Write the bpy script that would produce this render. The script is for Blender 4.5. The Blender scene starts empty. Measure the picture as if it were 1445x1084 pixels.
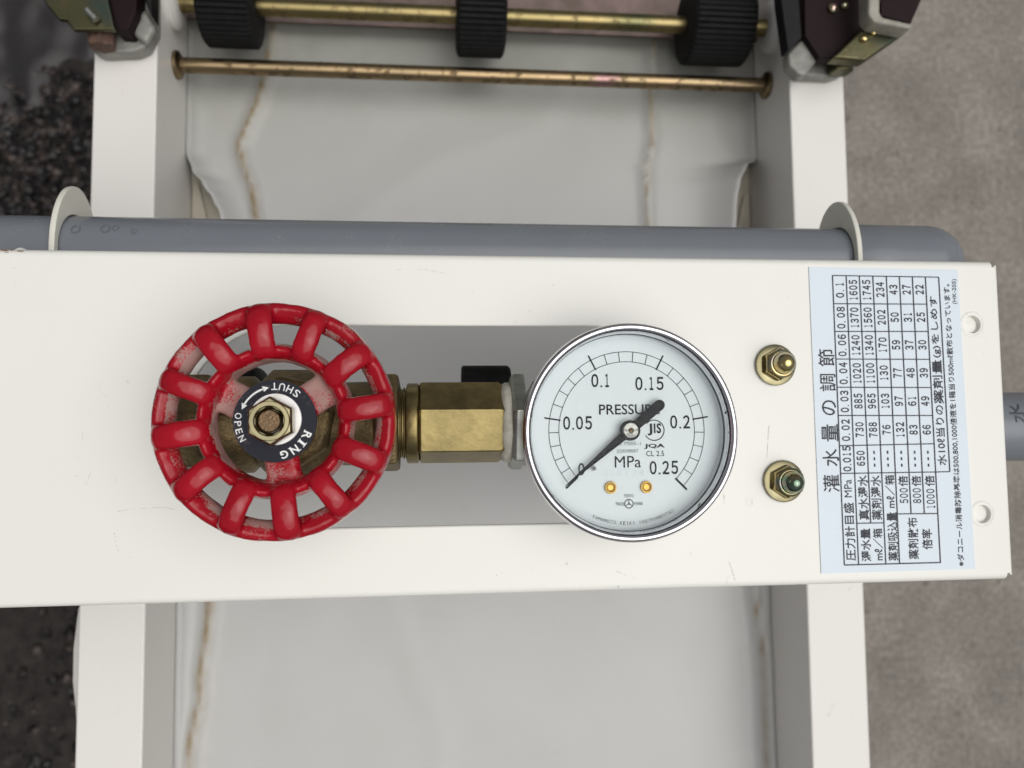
import bpy, bmesh, math, random
from mathutils import Vector, Matrix, noise as mnoise
random.seed(7)
R = math.radians
sc = bpy.context.scene

# ---------------------------------------------------------------- camera
FPX, CX, CY, DP = 1086.0, 722.5, 542.0, 0.246
Xc = Vector((10.48, -0.034, 1)).normalized()
Yc = Vector((-0.25, -15.2, 1)); Yc = (Yc - Xc * Yc.dot(Xc)).normalized()
Zc = Xc.cross(Yc).normalized()
cvx = Vector((Xc.x, Yc.x, Zc.x)); cvy = Vector((Xc.y, Yc.y, Zc.y)); cvz = Vector((Xc.z, Yc.z, Zc.z))
CAM = -cvz * DP
cam_d = bpy.data.cameras.new('camera'); cam = bpy.data.objects.new('camera', cam_d)
sc.collection.objects.link(cam)
cam_d.sensor_width = 36.0; cam_d.lens = FPX / 1445 * 36.0
cam_d.clip_start = 0.01; cam_d.clip_end = 400
M = Matrix((cvx, -cvy, -cvz)).transposed().to_4x4(); M.translation = CAM
cam.matrix_world = M
cam_d.dof.use_dof = True; cam_d.dof.focus_distance = 0.228; cam_d.dof.aperture_fstop = 14.0
sc.camera = cam
sc.render.resolution_x, sc.render.resolution_y = 1024, 768

def P(px, py, z=0.0):
    d = cvx * ((px - CX) / FPX) + cvy * ((py - CY) / FPX) + cvz
    return CAM + d * ((z - CAM.z) / d.z)

# ---------------------------------------------------------------- light
SUN_EL, SUN_AZ = 74.0, -25.0        # azimuth counted from +x towards +y, of where the light comes from
w = bpy.data.worlds.new('World'); sc.world = w; w.use_nodes = True
nt = w.node_tree; nt.nodes.clear()
sky = nt.nodes.new('ShaderNodeTexSky'); sky.sky_type = 'NISHITA'; sky.sun_disc = False
sky.sun_elevation = R(SUN_EL); sky.sun_rotation = R(90 - SUN_AZ)
sky.air_density = 1.0; sky.dust_density = 6.0; sky.ozone_density = 1.0
hs = nt.nodes.new('ShaderNodeHueSaturation'); hs.inputs['Saturation'].default_value = 0.16
bg = nt.nodes.new('ShaderNodeBackground'); bg.inputs['Strength'].default_value = 0.058
wo = nt.nodes.new('ShaderNodeOutputWorld')
nt.links.new(sky.outputs[0], hs.inputs['Color']); nt.links.new(hs.outputs[0], bg.inputs[0]); nt.links.new(bg.outputs[0], wo.inputs[0])
sun_d = bpy.data.lights.new('sun', 'SUN'); sun_d.energy = 1.5; sun_d.angle = R(70); sun_d.color = (1.0, 0.985, 0.955)
sun = bpy.data.objects.new('sun', sun_d); sc.collection.objects.link(sun)
sv = Vector((math.cos(R(SUN_AZ)) * math.cos(R(SUN_EL)), math.sin(R(SUN_AZ)) * math.cos(R(SUN_EL)), math.sin(R(SUN_EL))))
sun.rotation_euler = sv.to_track_quat('Z', 'Y').to_euler(); sun.location = sv * 3
sc.view_settings.view_transform = 'Standard'; sc.view_settings.look = 'None'
sc.view_settings.exposure = 0.22; sc.view_settings.gamma = 1.0

# ---------------------------------------------------------------- helpers
class MB:
    def __init__(s): s.v = []; s.f = []
    def add(s, vs, fs):
        b = len(s.v); s.v += [Vector(v) for v in vs]; s.f += [tuple(i + b for i in f) for f in fs]; return s
    def box(s, a, b):
        x0, y0, z0 = a; x1, y1, z1 = b
        return s.add([(x0,y0,z0),(x1,y0,z0),(x1,y1,z0),(x0,y1,z0),(x0,y0,z1),(x1,y0,z1),(x1,y1,z1),(x0,y1,z1)],
                     [(3,2,1,0),(4,5,6,7),(0,1,5,4),(1,2,6,5),(2,3,7,6),(3,0,4,7)])
    def prism(s, pts, z0, z1):
        n = len(pts); a = sum(pts[i][0]*pts[(i+1)%n][1]-pts[(i+1)%n][0]*pts[i][1] for i in range(n))
        if a < 0: pts = pts[::-1]
        return s.add([(p[0],p[1],z0) for p in pts] + [(p[0],p[1],z1) for p in pts],
                     [tuple(range(n))[::-1], tuple(range(n, 2*n))] + [(i,(i+1)%n,(i+1)%n+n,i+n) for i in range(n)])
    def loft(s, rings, cap=True, close=False):
        n = len(rings[0]); vs = [v for r in rings for v in r]; fs = []
        m = len(rings)
        for i in range(m if close else m-1):
            for j in range(n):
                k = (j+1) % n; i2 = (i+1) % m
                fs.append((i*n+j, i*n+k, i2*n+k, i2*n+j))
        if cap and not close: fs += [tuple(range(n))[::-1], tuple(range((m-1)*n, m*n))]
        return s.add(vs, fs)
    def lathe(s, prof, c, n=48, axis='z', cap=False, ang0=0.0, close=False):
        rings = []
        for r, h in prof:
            ring = []
            for j in range(n):
                a = ang0 + 2*math.pi*j/n
                u, v_ = r*math.cos(a), r*math.sin(a)
                q = (u, v_, h) if axis == 'z' else ((h, u, v_) if axis == 'x' else (v_, h, u))
                ring.append(Vector(c) + Vector(q))
            rings.append(ring)
        return s.loft(rings, cap=cap, close=close)
    def tube(s, path, r, n=24, cap=True, close=False):
        path = [Vector(p) for p in path]; rings = []; m = len(path); up = None
        for i, p in enumerate(path):
            if close: t = path[(i+1)%m] - path[i-1]
            else: t = path[min(i+1,m-1)] - path[max(i-1,0)]
            t.normalize()
            if up is None: up = t.orthogonal().normalized()
            up = (up - t*up.dot(t)).normalized(); b = t.cross(up)
            rr = r[i] if isinstance(r, (list, tuple)) else r
            rings.append([p + (up*math.cos(2*math.pi*j/n) + b*math.sin(2*math.pi*j/n))*rr for j in range(n)])
        return s.loft(rings, cap=cap and not close, close=close)
    def build(s, name, mat, parent=None, smooth=False, bevel=0.0, angle=35, seg=2):
        root = parent
        while root is not None and root.parent is not None: root = root.parent
        off = Vector(root['_base']) if root is not None else Vector((0,0,0))
        me = bpy.data.meshes.new(name); me.from_pydata([v - off for v in s.v], [], s.f); me.update()
        me.validate()
        o = bpy.data.objects.new(name, me); sc.collection.objects.link(o)
        bm = bmesh.new(); bm.from_mesh(me)
        bmesh.ops.remove_doubles(bm, verts=bm.verts, dist=1e-7)
        if smooth != 'text': bmesh.ops.recalc_face_normals(bm, faces=bm.faces)
        bm.to_mesh(me); bm.free()
        me.materials.append(mat)
        if bevel:
            md = o.modifiers.new('bevel', 'BEVEL'); md.width = bevel; md.segments = seg; md.limit_method = 'ANGLE'; md.angle_limit = R(30)
            smooth = True
        if smooth is True:
            me.polygons.foreach_set('use_smooth', [True]*len(me.polygons))
            me.set_sharp_from_angle(angle=R(angle)) if not bevel else None
        if bevel:
            wn = o.modifiers.new('wn', 'WEIGHTED_NORMAL'); wn.keep_sharp = False
        if parent is not None: o.parent = parent
        return o

def tag(o, label=None, cat=None, group=None, kind=None):
    if label: o['label'] = label
    if cat: o['category'] = cat
    if group: o['group'] = group
    if kind: o['kind'] = kind
    return o
def thing(name, base, label, cat, group=None):
    o = bpy.data.objects.new(name, None); sc.collection.objects.link(o)
    o.location = base; o['_base'] = tuple(base); o.empty_display_size = 0.01
    return tag(o, label, cat, group)

# glyphs (default font, falls back to its CJK glyphs)
_gl = {}
def glyph(s, bold=0.0):
    k = (s, bold)
    if k not in _gl:
        c = bpy.data.curves.new('t', 'FONT'); c.body = s; c.resolution_u = 3; c.offset = bold
        o = bpy.data.objects.new('t', c); sc.collection.objects.link(o); bpy.context.view_layer.update()
        m = bpy.data.meshes.new_from_object(o.evaluated_get(bpy.context.evaluated_depsgraph_get()))
        _gl[k] = ([(v.co.x, v.co.y) for v in m.vertices], [tuple(p.vertices) for p in m.polygons])
        bpy.data.objects.remove(o); bpy.data.curves.remove(c); bpy.data.meshes.remove(m)
    return _gl[k]
def put(mb, s, c, xd, wid, hgt, bold=0.0, wrap=None):
    """string s, centred on c, reading along xd, in a box wid x hgt (metres)"""
    vs, fs = glyph(s, bold)
    x0 = min(v[0] for v in vs); x1 = max(v[0] for v in vs); y0 = min(v[1] for v in vs); y1 = max(v[1] for v in vs)
    xd = Vector(xd).normalized(); yd = Vector((-xd.y, xd.x, 0)); c = Vector(c)
    sx = wid / max(x1-x0, 1e-6); sy = hgt / max(y1-y0, 1e-6)
    out = [c + xd*((v[0]-(x0+x1)/2)*sx) + yd*((v[1]-(y0+y1)/2)*sy) for v in vs]
    if wrap: out = [wrap(p) for p in out]
    mb.add(out, fs)
def fw(ch): return chr(ord(ch)+0xFEE0) if ch in '0123456789' else ch
def digits(mb, s, c, xd, wid, hgt, bold=0.0):
    """a number set digit by digit (gothic figures) in a box wid x hgt"""
    adv = {'.': 0.42, ' ': 0.35, '1': 0.86}
    ws = [adv.get(ch, 1.0) for ch in s]; tot = sum(ws) - 0.2; u = wid/tot; x = -0.1
    xd = Vector(xd).normalized(); yd = Vector((-xd.y, xd.x, 0)); c = Vector(c)
    for ch, w_ in zip(s, ws):
        cx = (x + w_/2 - tot/2)*u; x += w_
        if ch == ' ': continue
        if ch == '.':
            q = c + xd*cx - yd*(hgt*0.43); d = hgt*0.065
            mb.add([q-xd*d-yd*d, q+xd*d-yd*d, q+xd*d+yd*d, q-xd*d+yd*d], [(0,1,2,3)]); continue
        put(mb, fw(ch), c + xd*cx, xd, u*(0.40 if ch == '1' else 0.78), hgt, bold)
def putpx(mb, s, a, b, hpx, z, bold=0.0):
    A = P(*a, z); B = P(*b, z); mid = ((a[0]+b[0])/2, (a[1]+b[1])/2)
    sc_ = (P(mid[0]+1, mid[1], z) - P(mid[0], mid[1], z)).length
    (digits if all(ch in '0123456789. ' for ch in s) else put)(mb, s, (A+B)/2, B-A, (B-A).length, hpx*sc_, bold)
def linepx(mb, a, b, wpx, z):
    A = P(*a, z); B = P(*b, z); d = (B-A).normalized(); n = Vector((-d.y, d.x, 0))*(wpx*0.5*(P(a[0]+1,a[1],z)-P(a[0],a[1],z)).length)
    mb.add([A-n, B-n, B+n, A+n], [(0,1,2,3)])

# ---------------------------------------------------------------- materials
def mat(name):
    m = bpy.data.materials.new(name); m.use_nodes = True
    return m, m.node_tree, m.node_tree.nodes['Principled BSDF']
def N(nt, t, **kw):
    n = nt.nodes.new(t)
    for k, v in kw.items():
        if k in n.inputs: n.inputs[k].default_value = v
        else: setattr(n, k, v)
    return n
def ramp(nt, src, stops):
    r = nt.nodes.new('ShaderNodeValToRGB'); e = r.color_ramp.elements
    e[0].position, e[0].color = stops[0][0], (*stops[0][1], 1); e[1].position, e[1].color = stops[-1][0], (*stops[-1][1], 1)
    for p, c in stops[1:-1]:
        x = e.new(p); x.color = (*c, 1)
    nt.links.new(src, r.inputs[0]); return r
def coords(nt, scale=(1,1,1)):
    tc = nt.nodes.new('ShaderNodeTexCoord'); mp = nt.nodes.new('ShaderNodeMapping'); mp.inputs['Scale'].default_value = scale
    nt.links.new(tc.outputs['Object'], mp.inputs[0]); return mp.outputs[0]
def mixc(nt, fac, a, b):
    m = nt.nodes.new('ShaderNodeMix'); m.data_type = 'RGBA'
    for sock, v in ((m.inputs[0], fac), (m.inputs[6], a), (m.inputs[7], b)):
        if isinstance(v, (int, float)): sock.default_value = v
        elif isinstance(v, tuple): sock.default_value = (*v, 1)
        else: nt.links.new(v, sock)
    return m.outputs[2]
def simple(name, col, rough=0.5, metal=0.0, var=0.0, vscale=60, bump=0.0, bscale=400, coat=0.0, col2=None, rvar=0.0, stretch=(1,1,1), lo=0.35, hi=0.65, detail=5, spec=0.5):
    m, nt, b = mat(name); b.inputs['Specular IOR Level'].default_value = spec; b.inputs['Roughness'].default_value = rough; b.inputs['Metallic'].default_value = metal
    b.inputs['Coat Weight'].default_value = coat; b.inputs['Coat Roughness'].default_value = 0.15
    co = coords(nt, stretch)
    nz = N(nt, 'ShaderNodeTexNoise', Scale=vscale, Detail=detail, Roughness=0.6); nt.links.new(co, nz.inputs['Vector'])
    c2 = col2 if col2 else tuple(x*(1-var) for x in col)
    r = ramp(nt, nz.outputs[0], [(lo, c2), (hi, col)]); nt.links.new(r.outputs[0], b.inputs['Base Color'])
    if rvar:
        mr = N(nt, 'ShaderNodeMapRange'); mr.inputs[3].default_value = rough-rvar; mr.inputs[4].default_value = rough+rvar
        nt.links.new(nz.outputs[0], mr.inputs[0]); nt.links.new(mr.outputs[0], b.inputs['Roughness'])
    if bump:
        n2 = N(nt, 'ShaderNodeTexNoise', Scale=bscale, Detail=4); nt.links.new(co, n2.inputs['Vector'])
        bp = N(nt, 'ShaderNodeBump', Strength=bump, Distance=0.0006); nt.links.new(n2.outputs[0], bp.inputs['Height']); nt.links.new(bp.outputs[0], b.inputs['Normal'])
    return m

def m_cream(name, base, dirt=0.5):
    m, nt, b = mat(name); b.inputs['Roughness'].default_value = 0.38; b.inputs['Specular IOR Level'].default_value = 0.45
    co = coords(nt)
    a = N(nt, 'ShaderNodeTexNoise', Scale=9, Detail=4, Roughness=0.55); nt.links.new(co, a.inputs['Vector'])
    r1 = ramp(nt, a.outputs[0], [(0.3, tuple(x*0.955 for x in base)), (0.7, base)])
    # faint scuffs: thin broken streaks
    cs = coords(nt, (1.0, 0.35, 1.0))
    s1 = N(nt, 'ShaderNodeTexNoise', Scale=210, Detail=6, Roughness=0.75, Distortion=1.5); nt.links.new(cs, s1.inputs['Vector'])
    s2 = N(nt, 'ShaderNodeTexNoise', Scale=26, Detail=2); nt.links.new(co, s2.inputs['Vector'])
    mu = N(nt, 'ShaderNodeMath', operation='MULTIPLY')
    q1 = ramp(nt, s1.outputs[0], [(0.625, (0,0,0)), (0.69, (1,1,1))]); q2 = ramp(nt, s2.outputs[0], [(0.52, (0,0,0)), (0.66, (1,1,1))])
    nt.links.new(q1.outputs[0], mu.inputs[0]); nt.links.new(q2.outputs[0], mu.inputs[1])
    mu2 = N(nt, 'ShaderNodeMath', operation='MULTIPLY'); mu2.inputs[1].default_value = dirt; nt.links.new(mu.outputs[0], mu2.inputs[0])
    nt.links.new(mixc(nt, mu2.outputs[0], r1.outputs[0], (0.33, 0.30, 0.26)), b.inputs['Base Color'])
    mr = N(nt, 'ShaderNodeMapRange'); mr.inputs[3].default_value = 0.28; mr.inputs[4].default_value = 0.46
    nt.links.new(a.outputs[0], mr.inputs[0]); nt.links.new(mr.outputs[0], b.inputs['Roughness'])
    bn = N(nt, 'ShaderNodeTexNoise', Scale=320, Detail=3); nt.links.new(co, bn.inputs['Vector'])
    bp = N(nt, 'ShaderNodeBump', Strength=0.05, Distance=0.0005); nt.links.new(bn.outputs[0], bp.inputs['Height']); nt.links.new(bp.outputs[0], b.inputs['Normal'])
    return m
CREAM = m_cream('cream_paint', (0.80, 0.793, 0.745))
RAILP = m_cream('rail_paint', (0.74, 0.715, 0.68), 0.7)
TABP = m_cream('tab_paint', (0.70, 0.69, 0.61), 0.5)
CHROME = simple('chrome', (0.74, 0.73, 0.755), 0.07, 1.0, var=0.12, vscale=300, rvar=0.03)
STEEL = simple('zinc_steel', (0.44, 0.45, 0.41), 0.42, 1.0, var=0.35, vscale=220, rvar=0.1, bump=0.2)
BRASS = simple('aged_brass', (0.33, 0.262, 0.115), 0.38, 1.0, vscale=75, col2=(0.13, 0.105, 0.048), rvar=0.12, bump=0.15, bscale=500, lo=0.3, hi=0.68)
BRASS_CAST = simple('cast_brass', (0.22, 0.165, 0.08), 0.52, 0.9, vscale=120, col2=(0.09, 0.07, 0.038), rvar=0.1, bump=0.6, bscale=700)
STEMB = simple('stem_brass', (0.19, 0.125, 0.07), 0.42, 0.9, vscale=900, col2=(0.13, 0.085, 0.05), bump=0.4, bscale=1500)
ZYEL = simple('yellow_zinc', (0.31, 0.275, 0.16), 0.28, 1.0, vscale=160, col2=(0.22, 0.20, 0.12), rvar=0.08)
TAPE = simple('sealing_tape', (0.52, 0.50, 0.44), 0.6, 0.0, vscale=300, col2=(0.36, 0.34, 0.27), bump=0.0)
PVC = simple('grey_pvc', (0.175, 0.192, 0.215), 0.27, 0.0, vscale=70, col2=(0.168, 0.184, 0.207), rvar=0.015, bump=0.06, bscale=300)
BLACKR = simple('black_rubber', (0.010, 0.0095, 0.0095), 0.7, 0.0, spec=0.18, var=0.4, vscale=200, bump=0.3, bscale=500)
BLACKP = simple('black_plastic', (0.010, 0.010, 0.011), 0.5, 0.0, spec=0.2, var=0.3, vscale=200)
INK = simple('black_ink', (0.018, 0.018, 0.028), 0.6)
DIALINK = simple('dial_ink', (0.010, 0.011, 0.018), 0.9, spec=0.15)
GREYINK = simple('faint_ink', (0.16, 0.18, 0.20), 0.6)
WHITEINK = simple('white_ink', (0.82, 0.82, 0.82), 0.6)
DIAL = simple('dial_paint', (0.685, 0.71, 0.74), 0.5, 0.0, var=0.015, vscale=30)
GOLD = simple('gold_screw', (0.50, 0.30, 0.07), 0.3, 1.0, var=0.3, vscale=400)
SILV = simple('bright_steel', (0.62, 0.61, 0.60), 0.3, 1.0, var=0.2, vscale=600)
NEEDLE = simple('needle_paint', (0.008, 0.008, 0.011), 0.7, spec=0.15)
PAPER = simple('sticker_film', (0.66, 0.735, 0.80), 0.42, 0.0, var=0.025, vscale=25)
WASH = simple('pale_washer', (0.78, 0.76, 0.75), 0.35, 0.3, vscale=260, col2=(0.60, 0.55, 0.48), lo=0.2, hi=0.5)
RUST = simple('rusty_bolt', (0.19, 0.105, 0.075), 0.7, 0.3, vscale=350, col2=(0.07, 0.045, 0.035), bump=0.6)
CASTG = simple('grey_casting', (0.30, 0.295, 0.27), 0.5, 0.2, vscale=120, col2=(0.20, 0.195, 0.175), bump=0.3)
MAROON = simple('dark_maroon_paint', (0.014, 0.005, 0.006), 0.6, 0.0, spec=0.18, var=0.3, vscale=90)
PINKZ = simple('pink_zinc_bar', (0.20, 0.145, 0.135), 0.45, 0.85, vscale=80, col2=(0.13, 0.10, 0.085))

def iridescent(name, stops, rough=0.25, scale=18, dirt=0.0):
    m, nt, b = mat(name); b.inputs['Metallic'].default_value = 1.0; b.inputs['Roughness'].default_value = rough
    co = coords(nt)
    nz = N(nt, 'ShaderNodeTexNoise', Scale=scale, Detail=3, Distortion=0.4); nt.links.new(co, nz.inputs['Vector'])
    r = ramp(nt, nz.outputs[0], stops)
    n2 = N(nt, 'ShaderNodeTexNoise', Scale=170, Detail=5, Roughness=0.7); nt.links.new(co, n2.inputs['Vector'])
    q = ramp(nt, n2.outputs[0], [(0.52, (0,0,0)), (0.62, (1,1,1))])
    mu = N(nt, 'ShaderNodeMath', operation='MULTIPLY'); mu.inputs[1].default_value = dirt; nt.links.new(q.outputs[0], mu.inputs[0])
    nt.links.new(mixc(nt, mu.outputs[0], r.outputs[0], (0.10, 0.07, 0.04)), b.inputs['Base Color'])
    mr = N(nt, 'ShaderNodeMapRange'); mr.inputs[3].default_value = rough-0.05; mr.inputs[4].default_value = rough+0.25
    nt.links.new(mu.outputs[0], mr.inputs[0]); nt.links.new(mr.outputs[0], b.inputs['Roughness'])
    return m
IRI = iridescent('iridescent_zinc', [(0.25, (0.40,0.38,0.17)), (0.42, (0.58,0.44,0.20)), (0.52, (0.40,0.40,0.26)), (0.62, (0.58,0.36,0.36)), (0.75, (0.55,0.48,0.22))], 0.18, 130, 0.25)
DOME = iridescent('green_gold_dome', [(0.25, (0.10,0.20,0.12)), (0.42, (0.34,0.28,0.15)), (0.55, (0.14,0.22,0.16)), (0.75, (0.38,0.26,0.25))], 0.12, 200, 0.3)
IRIBR = iridescent('iridescent_bracket', [(0.25, (0.075,0.09,0.05)), (0.45, (0.12,0.11,0.06)), (0.6, (0.075,0.10,0.085)), (0.75, (0.10,0.09,0.085))], 0.45, 26, 0.4)
ROD = iridescent('rod_zinc', [(0.25, (0.20,0.15,0.08)), (0.45, (0.29,0.21,0.12)), (0.62, (0.23,0.175,0.10)), (0.75, (0.30,0.18,0.17))], 0.36, 24, 0.75)
SHAFT = iridescent('shaft_zinc', [(0.25, (0.19,0.165,0.07)), (0.5, (0.26,0.205,0.095)), (0.75, (0.14,0.135,0.065))], 0.36, 20, 0.6)

def m_red():
    m, nt, b = mat('red_enamel'); co = coords(nt)
    b.inputs['Specular IOR Level'].default_value = 0.22; b.inputs['Coat Roughness'].default_value = 0.08
    nz = N(nt, 'ShaderNodeTexNoise', Scale=70, Detail=3); nt.links.new(co, nz.inputs['Vector'])
    r = ramp(nt, nz.outputs[0], [(0.3, (0.29, 0.003, 0.011)), (0.7, (0.38, 0.005, 0.016))])
    # pale dust and chipped paint settled low down between the bars and on the spokes
    at = N(nt, 'ShaderNodeAttribute', attribute_name='dust')
    n2 = N(nt, 'ShaderNodeTexNoise', Scale=1800, Detail=5, Roughness=0.8); nt.links.new(co, n2.inputs['Vector'])
    n3 = N(nt, 'ShaderNodeTexNoise', Scale=95, Detail=2); nt.links.new(co, n3.inputs['Vector'])
    ad = N(nt, 'ShaderNodeMath', operation='ADD'); nt.links.new(n2.outputs[0], ad.inputs[0]); nt.links.new(n3.outputs[0], ad.inputs[1])
    mm = N(nt, 'ShaderNodeMath', operation='MULTIPLY_ADD'); mm.inputs[1].default_value = 0.55
    nt.links.new(ad.outputs[0], mm.inputs[0]); nt.links.new(at.outputs['Fac'], mm.inputs[2])
    q = ramp(nt, mm.outputs[0], [(0.945, (0,0,0)), (0.999, (0.7,0.7,0.7))])
    nt.links.new(mixc(nt, q.outputs[0], r.outputs[0], (0.36, 0.30, 0.265)), b.inputs['Base Color'])
    mr = N(nt, 'ShaderNodeMapRange'); mr.inputs[3].default_value = 0.20; mr.inputs[4].default_value = 0.75
    nt.links.new(q.outputs[0], mr.inputs[0]); nt.links.new(mr.outputs[0], b.inputs['Roughness'])
    iv = N(nt, 'ShaderNodeMath', operation='SUBTRACT'); iv.inputs[0].default_value = 0.28; nt.links.new(q.outputs[0], iv.inputs[1])
    nt.links.new(iv.outputs[0], b.inputs['Coat Weight'])
    n4 = N(nt, 'ShaderNodeTexNoise', Scale=160, Detail=2); nt.links.new(co, n4.inputs['Vector'])
    bp = N(nt, 'ShaderNodeBump', Strength=0.25, Distance=0.0008); nt.links.new(n4.outputs[0], bp.inputs['Height']); nt.links.new(bp.outputs[0], b.inputs['Normal'])
    return m
RED = m_red()
def m_disc():
    m, nt, b = mat('black_name_disc'); co = coords(nt); b.inputs['Roughness'].default_value = 0.42; b.inputs['Specular IOR Level'].default_value = 0.14
    nz = N(nt, 'ShaderNodeTexNoise', Scale=600, Detail=6, Roughness=0.75); nt.links.new(co, nz.inputs['Vector'])
    n3 = N(nt, 'ShaderNodeTexNoise', Scale=70, Detail=2); nt.links.new(co, n3.inputs['Vector'])
    ad = N(nt, 'ShaderNodeMath', operation='ADD'); nt.links.new(nz.outputs[0], ad.inputs[0]); nt.links.new(n3.outputs[0], ad.inputs[1])
    q = ramp(nt, ad.outputs[0], [(0.95, (0.016, 0.017, 0.026)), (1.15, (0.10, 0.085, 0.08))])
    q.color_ramp.elements[1].position = 1.0; q.color_ramp.elements[0].position = 0.86
    hf = N(nt, 'ShaderNodeMath', operation='MULTIPLY'); hf.inputs[1].default_value = 0.8; nt.links.new(ad.outputs[0], hf.inputs[0]); nt.links.new(hf.outputs[0], q.inputs[0])
    nt.links.new(q.outputs[0], b.inputs['Base Color']); return m
DISC = m_disc()
def m_glass():
    m, nt, b = mat('clear_pane'); nt.nodes.remove(b); out = nt.nodes['Material Output']
    t = N(nt, 'ShaderNodeBsdfTransparent'); t.inputs[0].default_value = (0.97, 0.985, 0.98, 1)
    g = N(nt, 'ShaderNodeBsdfGlossy'); g.inputs['Roughness'].default_value = 0.03
    fr = N(nt, 'ShaderNodeFresnel'); fr.inputs[0].default_value = 1.16
    mx = N(nt, 'ShaderNodeMixShader'); nt.links.new(fr.outputs[0], mx.inputs[0]); nt.links.new(t.outputs[0], mx.inputs[1]); nt.links.new(g.outputs[0], mx.inputs[2])
    nt.links.new(mx.outputs[0], out.inputs[0]); return m
GLASS = m_glass()
def m_liner():
    m, nt, b = mat('grey_white_liner'); co = coords(nt); b.inputs['Roughness'].default_value = 0.42
    nz = N(nt, 'ShaderNodeTexNoise', Scale=14, Detail=5, Roughness=0.6); nt.links.new(co, nz.inputs['Vector'])
    r = ramp(nt, nz.outputs[0], [(0.3, (0.425, 0.424, 0.405)), (0.55, (0.447, 0.445, 0.436)), (0.75, (0.457, 0.454, 0.449))])
    n2 = N(nt, 'ShaderNodeTexNoise', Scale=150, Detail=5, Roughness=0.7); nt.links.new(co, n2.inputs['Vector'])
    q2 = ramp(nt, n2.outputs[0], [(0.66, (0,0,0)), (0.78, (0.25,0.25,0.25))])
    c1 = mixc(nt, q2.outputs[0], r.outputs[0], (0.30, 0.27, 0.20))
    al = N(nt, 'ShaderNodeAttribute', attribute_name='green_tint_shade')
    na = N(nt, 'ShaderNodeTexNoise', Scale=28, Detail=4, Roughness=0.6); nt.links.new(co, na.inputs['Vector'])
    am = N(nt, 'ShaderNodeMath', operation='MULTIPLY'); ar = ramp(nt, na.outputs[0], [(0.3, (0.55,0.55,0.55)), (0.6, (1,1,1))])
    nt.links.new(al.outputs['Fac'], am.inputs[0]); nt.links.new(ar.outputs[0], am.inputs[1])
    c1 = mixc(nt, am.outputs[0], c1, (0.265, 0.265, 0.215))  # greenish tint of the sheet plus shade painted in at the roller end
    at = N(nt, 'ShaderNodeAttribute', attribute_name='stain')
    n3 = N(nt, 'ShaderNodeTexNoise', Scale=120, Detail=4); nt.links.new(co, n3.inputs['Vector'])
    mu = N(nt, 'ShaderNodeMath', operation='MULTIPLY'); nt.links.new(at.outputs['Fac'], mu.inputs[0])
    mr = N(nt, 'ShaderNodeMapRange'); mr.inputs[1].default_value = 0.3; mr.inputs[2].default_value = 0.6; mr.inputs[3].default_value = 0.45; mr.inputs[4].default_value = 1.0
    nt.links.new(n3.outputs[0], mr.inputs[0]); nt.links.new(mr.outputs[0], mu.inputs[1])
    nt.links.new(mixc(nt, mu.outputs[0], c1, (0.235, 0.165, 0.075)), b.inputs['Base Color'])
    bn = N(nt, 'ShaderNodeTexNoise', Scale=22, Detail=4); nt.links.new(co, bn.inputs['Vector'])
    bp = N(nt, 'ShaderNodeBump', Strength=0.10, Distance=0.003); nt.links.new(bn.outputs[0], bp.inputs['Height']); nt.links.new(bp.outputs[0], b.inputs['Normal'])
    return m
LINER = m_liner()
PAN = simple('beige_pan', (0.46, 0.42, 0.34), 0.5, 0.0, var=0.2, vscale=60)
def m_concrete():
    m, nt, b = mat('worn_concrete'); co = coords(nt); b.inputs['Roughness'].default_value = 0.85
    a = N(nt, 'ShaderNodeTexNoise', Scale=130, Detail=10, Roughness=0.74); nt.links.new(co, a.inputs['Vector'])
    r = ramp(nt, a.outputs[0], [(0.32, (0.14, 0.124, 0.107)), (0.5, (0.213, 0.193, 0.170)), (0.67, (0.31, 0.285, 0.257))])
    c = N(nt, 'ShaderNodeTexNoise', Scale=11, Detail=6, Roughness=0.62); nt.links.new(co, c.inputs['Vector'])
    rc = ramp(nt, c.outputs[0], [(0.35, (0.80,0.795,0.79)), (0.65, (1.14,1.14,1.13))])
    mx = nt.nodes.new('ShaderNodeMix'); mx.data_type = 'RGBA'; mx.blend_type = 'MULTIPLY'; mx.inputs[0].default_value = 1
    nt.links.new(r.outputs[0], mx.inputs[6]); nt.links.new(rc.outputs[0], mx.inputs[7])
    v = N(nt, 'ShaderNodeTexNoise', Scale=55, Detail=3, Roughness=0.5); nt.links.new(co, v.inputs['Vector'])
    q = ramp(nt, v.outputs[0], [(0.67, (0,0,0)), (0.74, (0.8,0.8,0.8))])
    nt.links.new(mixc(nt, q.outputs[0], mx.outputs[2], (0.07, 0.045, 0.035)), b.inputs['Base Color'])
    bp = N(nt, 'ShaderNodeBump', Strength=0.5, Distance=0.003); nt.links.new(a.outputs[0], bp.inputs['Height']); nt.links.new(bp.outputs[0], b.inputs['Normal'])
    return m
CONC = m_concrete()
def m_wet():
    m, nt, b = mat('wet_asphalt'); co = coords(nt)
    a = N(nt, 'ShaderNodeTexNoise', Scale=60, Detail=8, Roughness=0.7); nt.links.new(co, a.inputs['Vector'])
    r = ramp(nt, a.outputs[0], [(0.35, (0.011, 0.009, 0.0085)), (0.65, (0.040, 0.033, 0.030))]); nt.links.new(r.outputs[0], b.inputs['Base Color'])
    b.inputs['Roughness'].default_value = 0.5; b.inputs['Specular IOR Level'].default_value = 0.2
    bp = N(nt, 'ShaderNodeBump', Strength=0.8, Distance=0.006); nt.links.new(a.outputs[0], bp.inputs['Height']); nt.links.new(bp.outputs[0], b.inputs['Normal'])
    return m
WET = m_wet()
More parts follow.
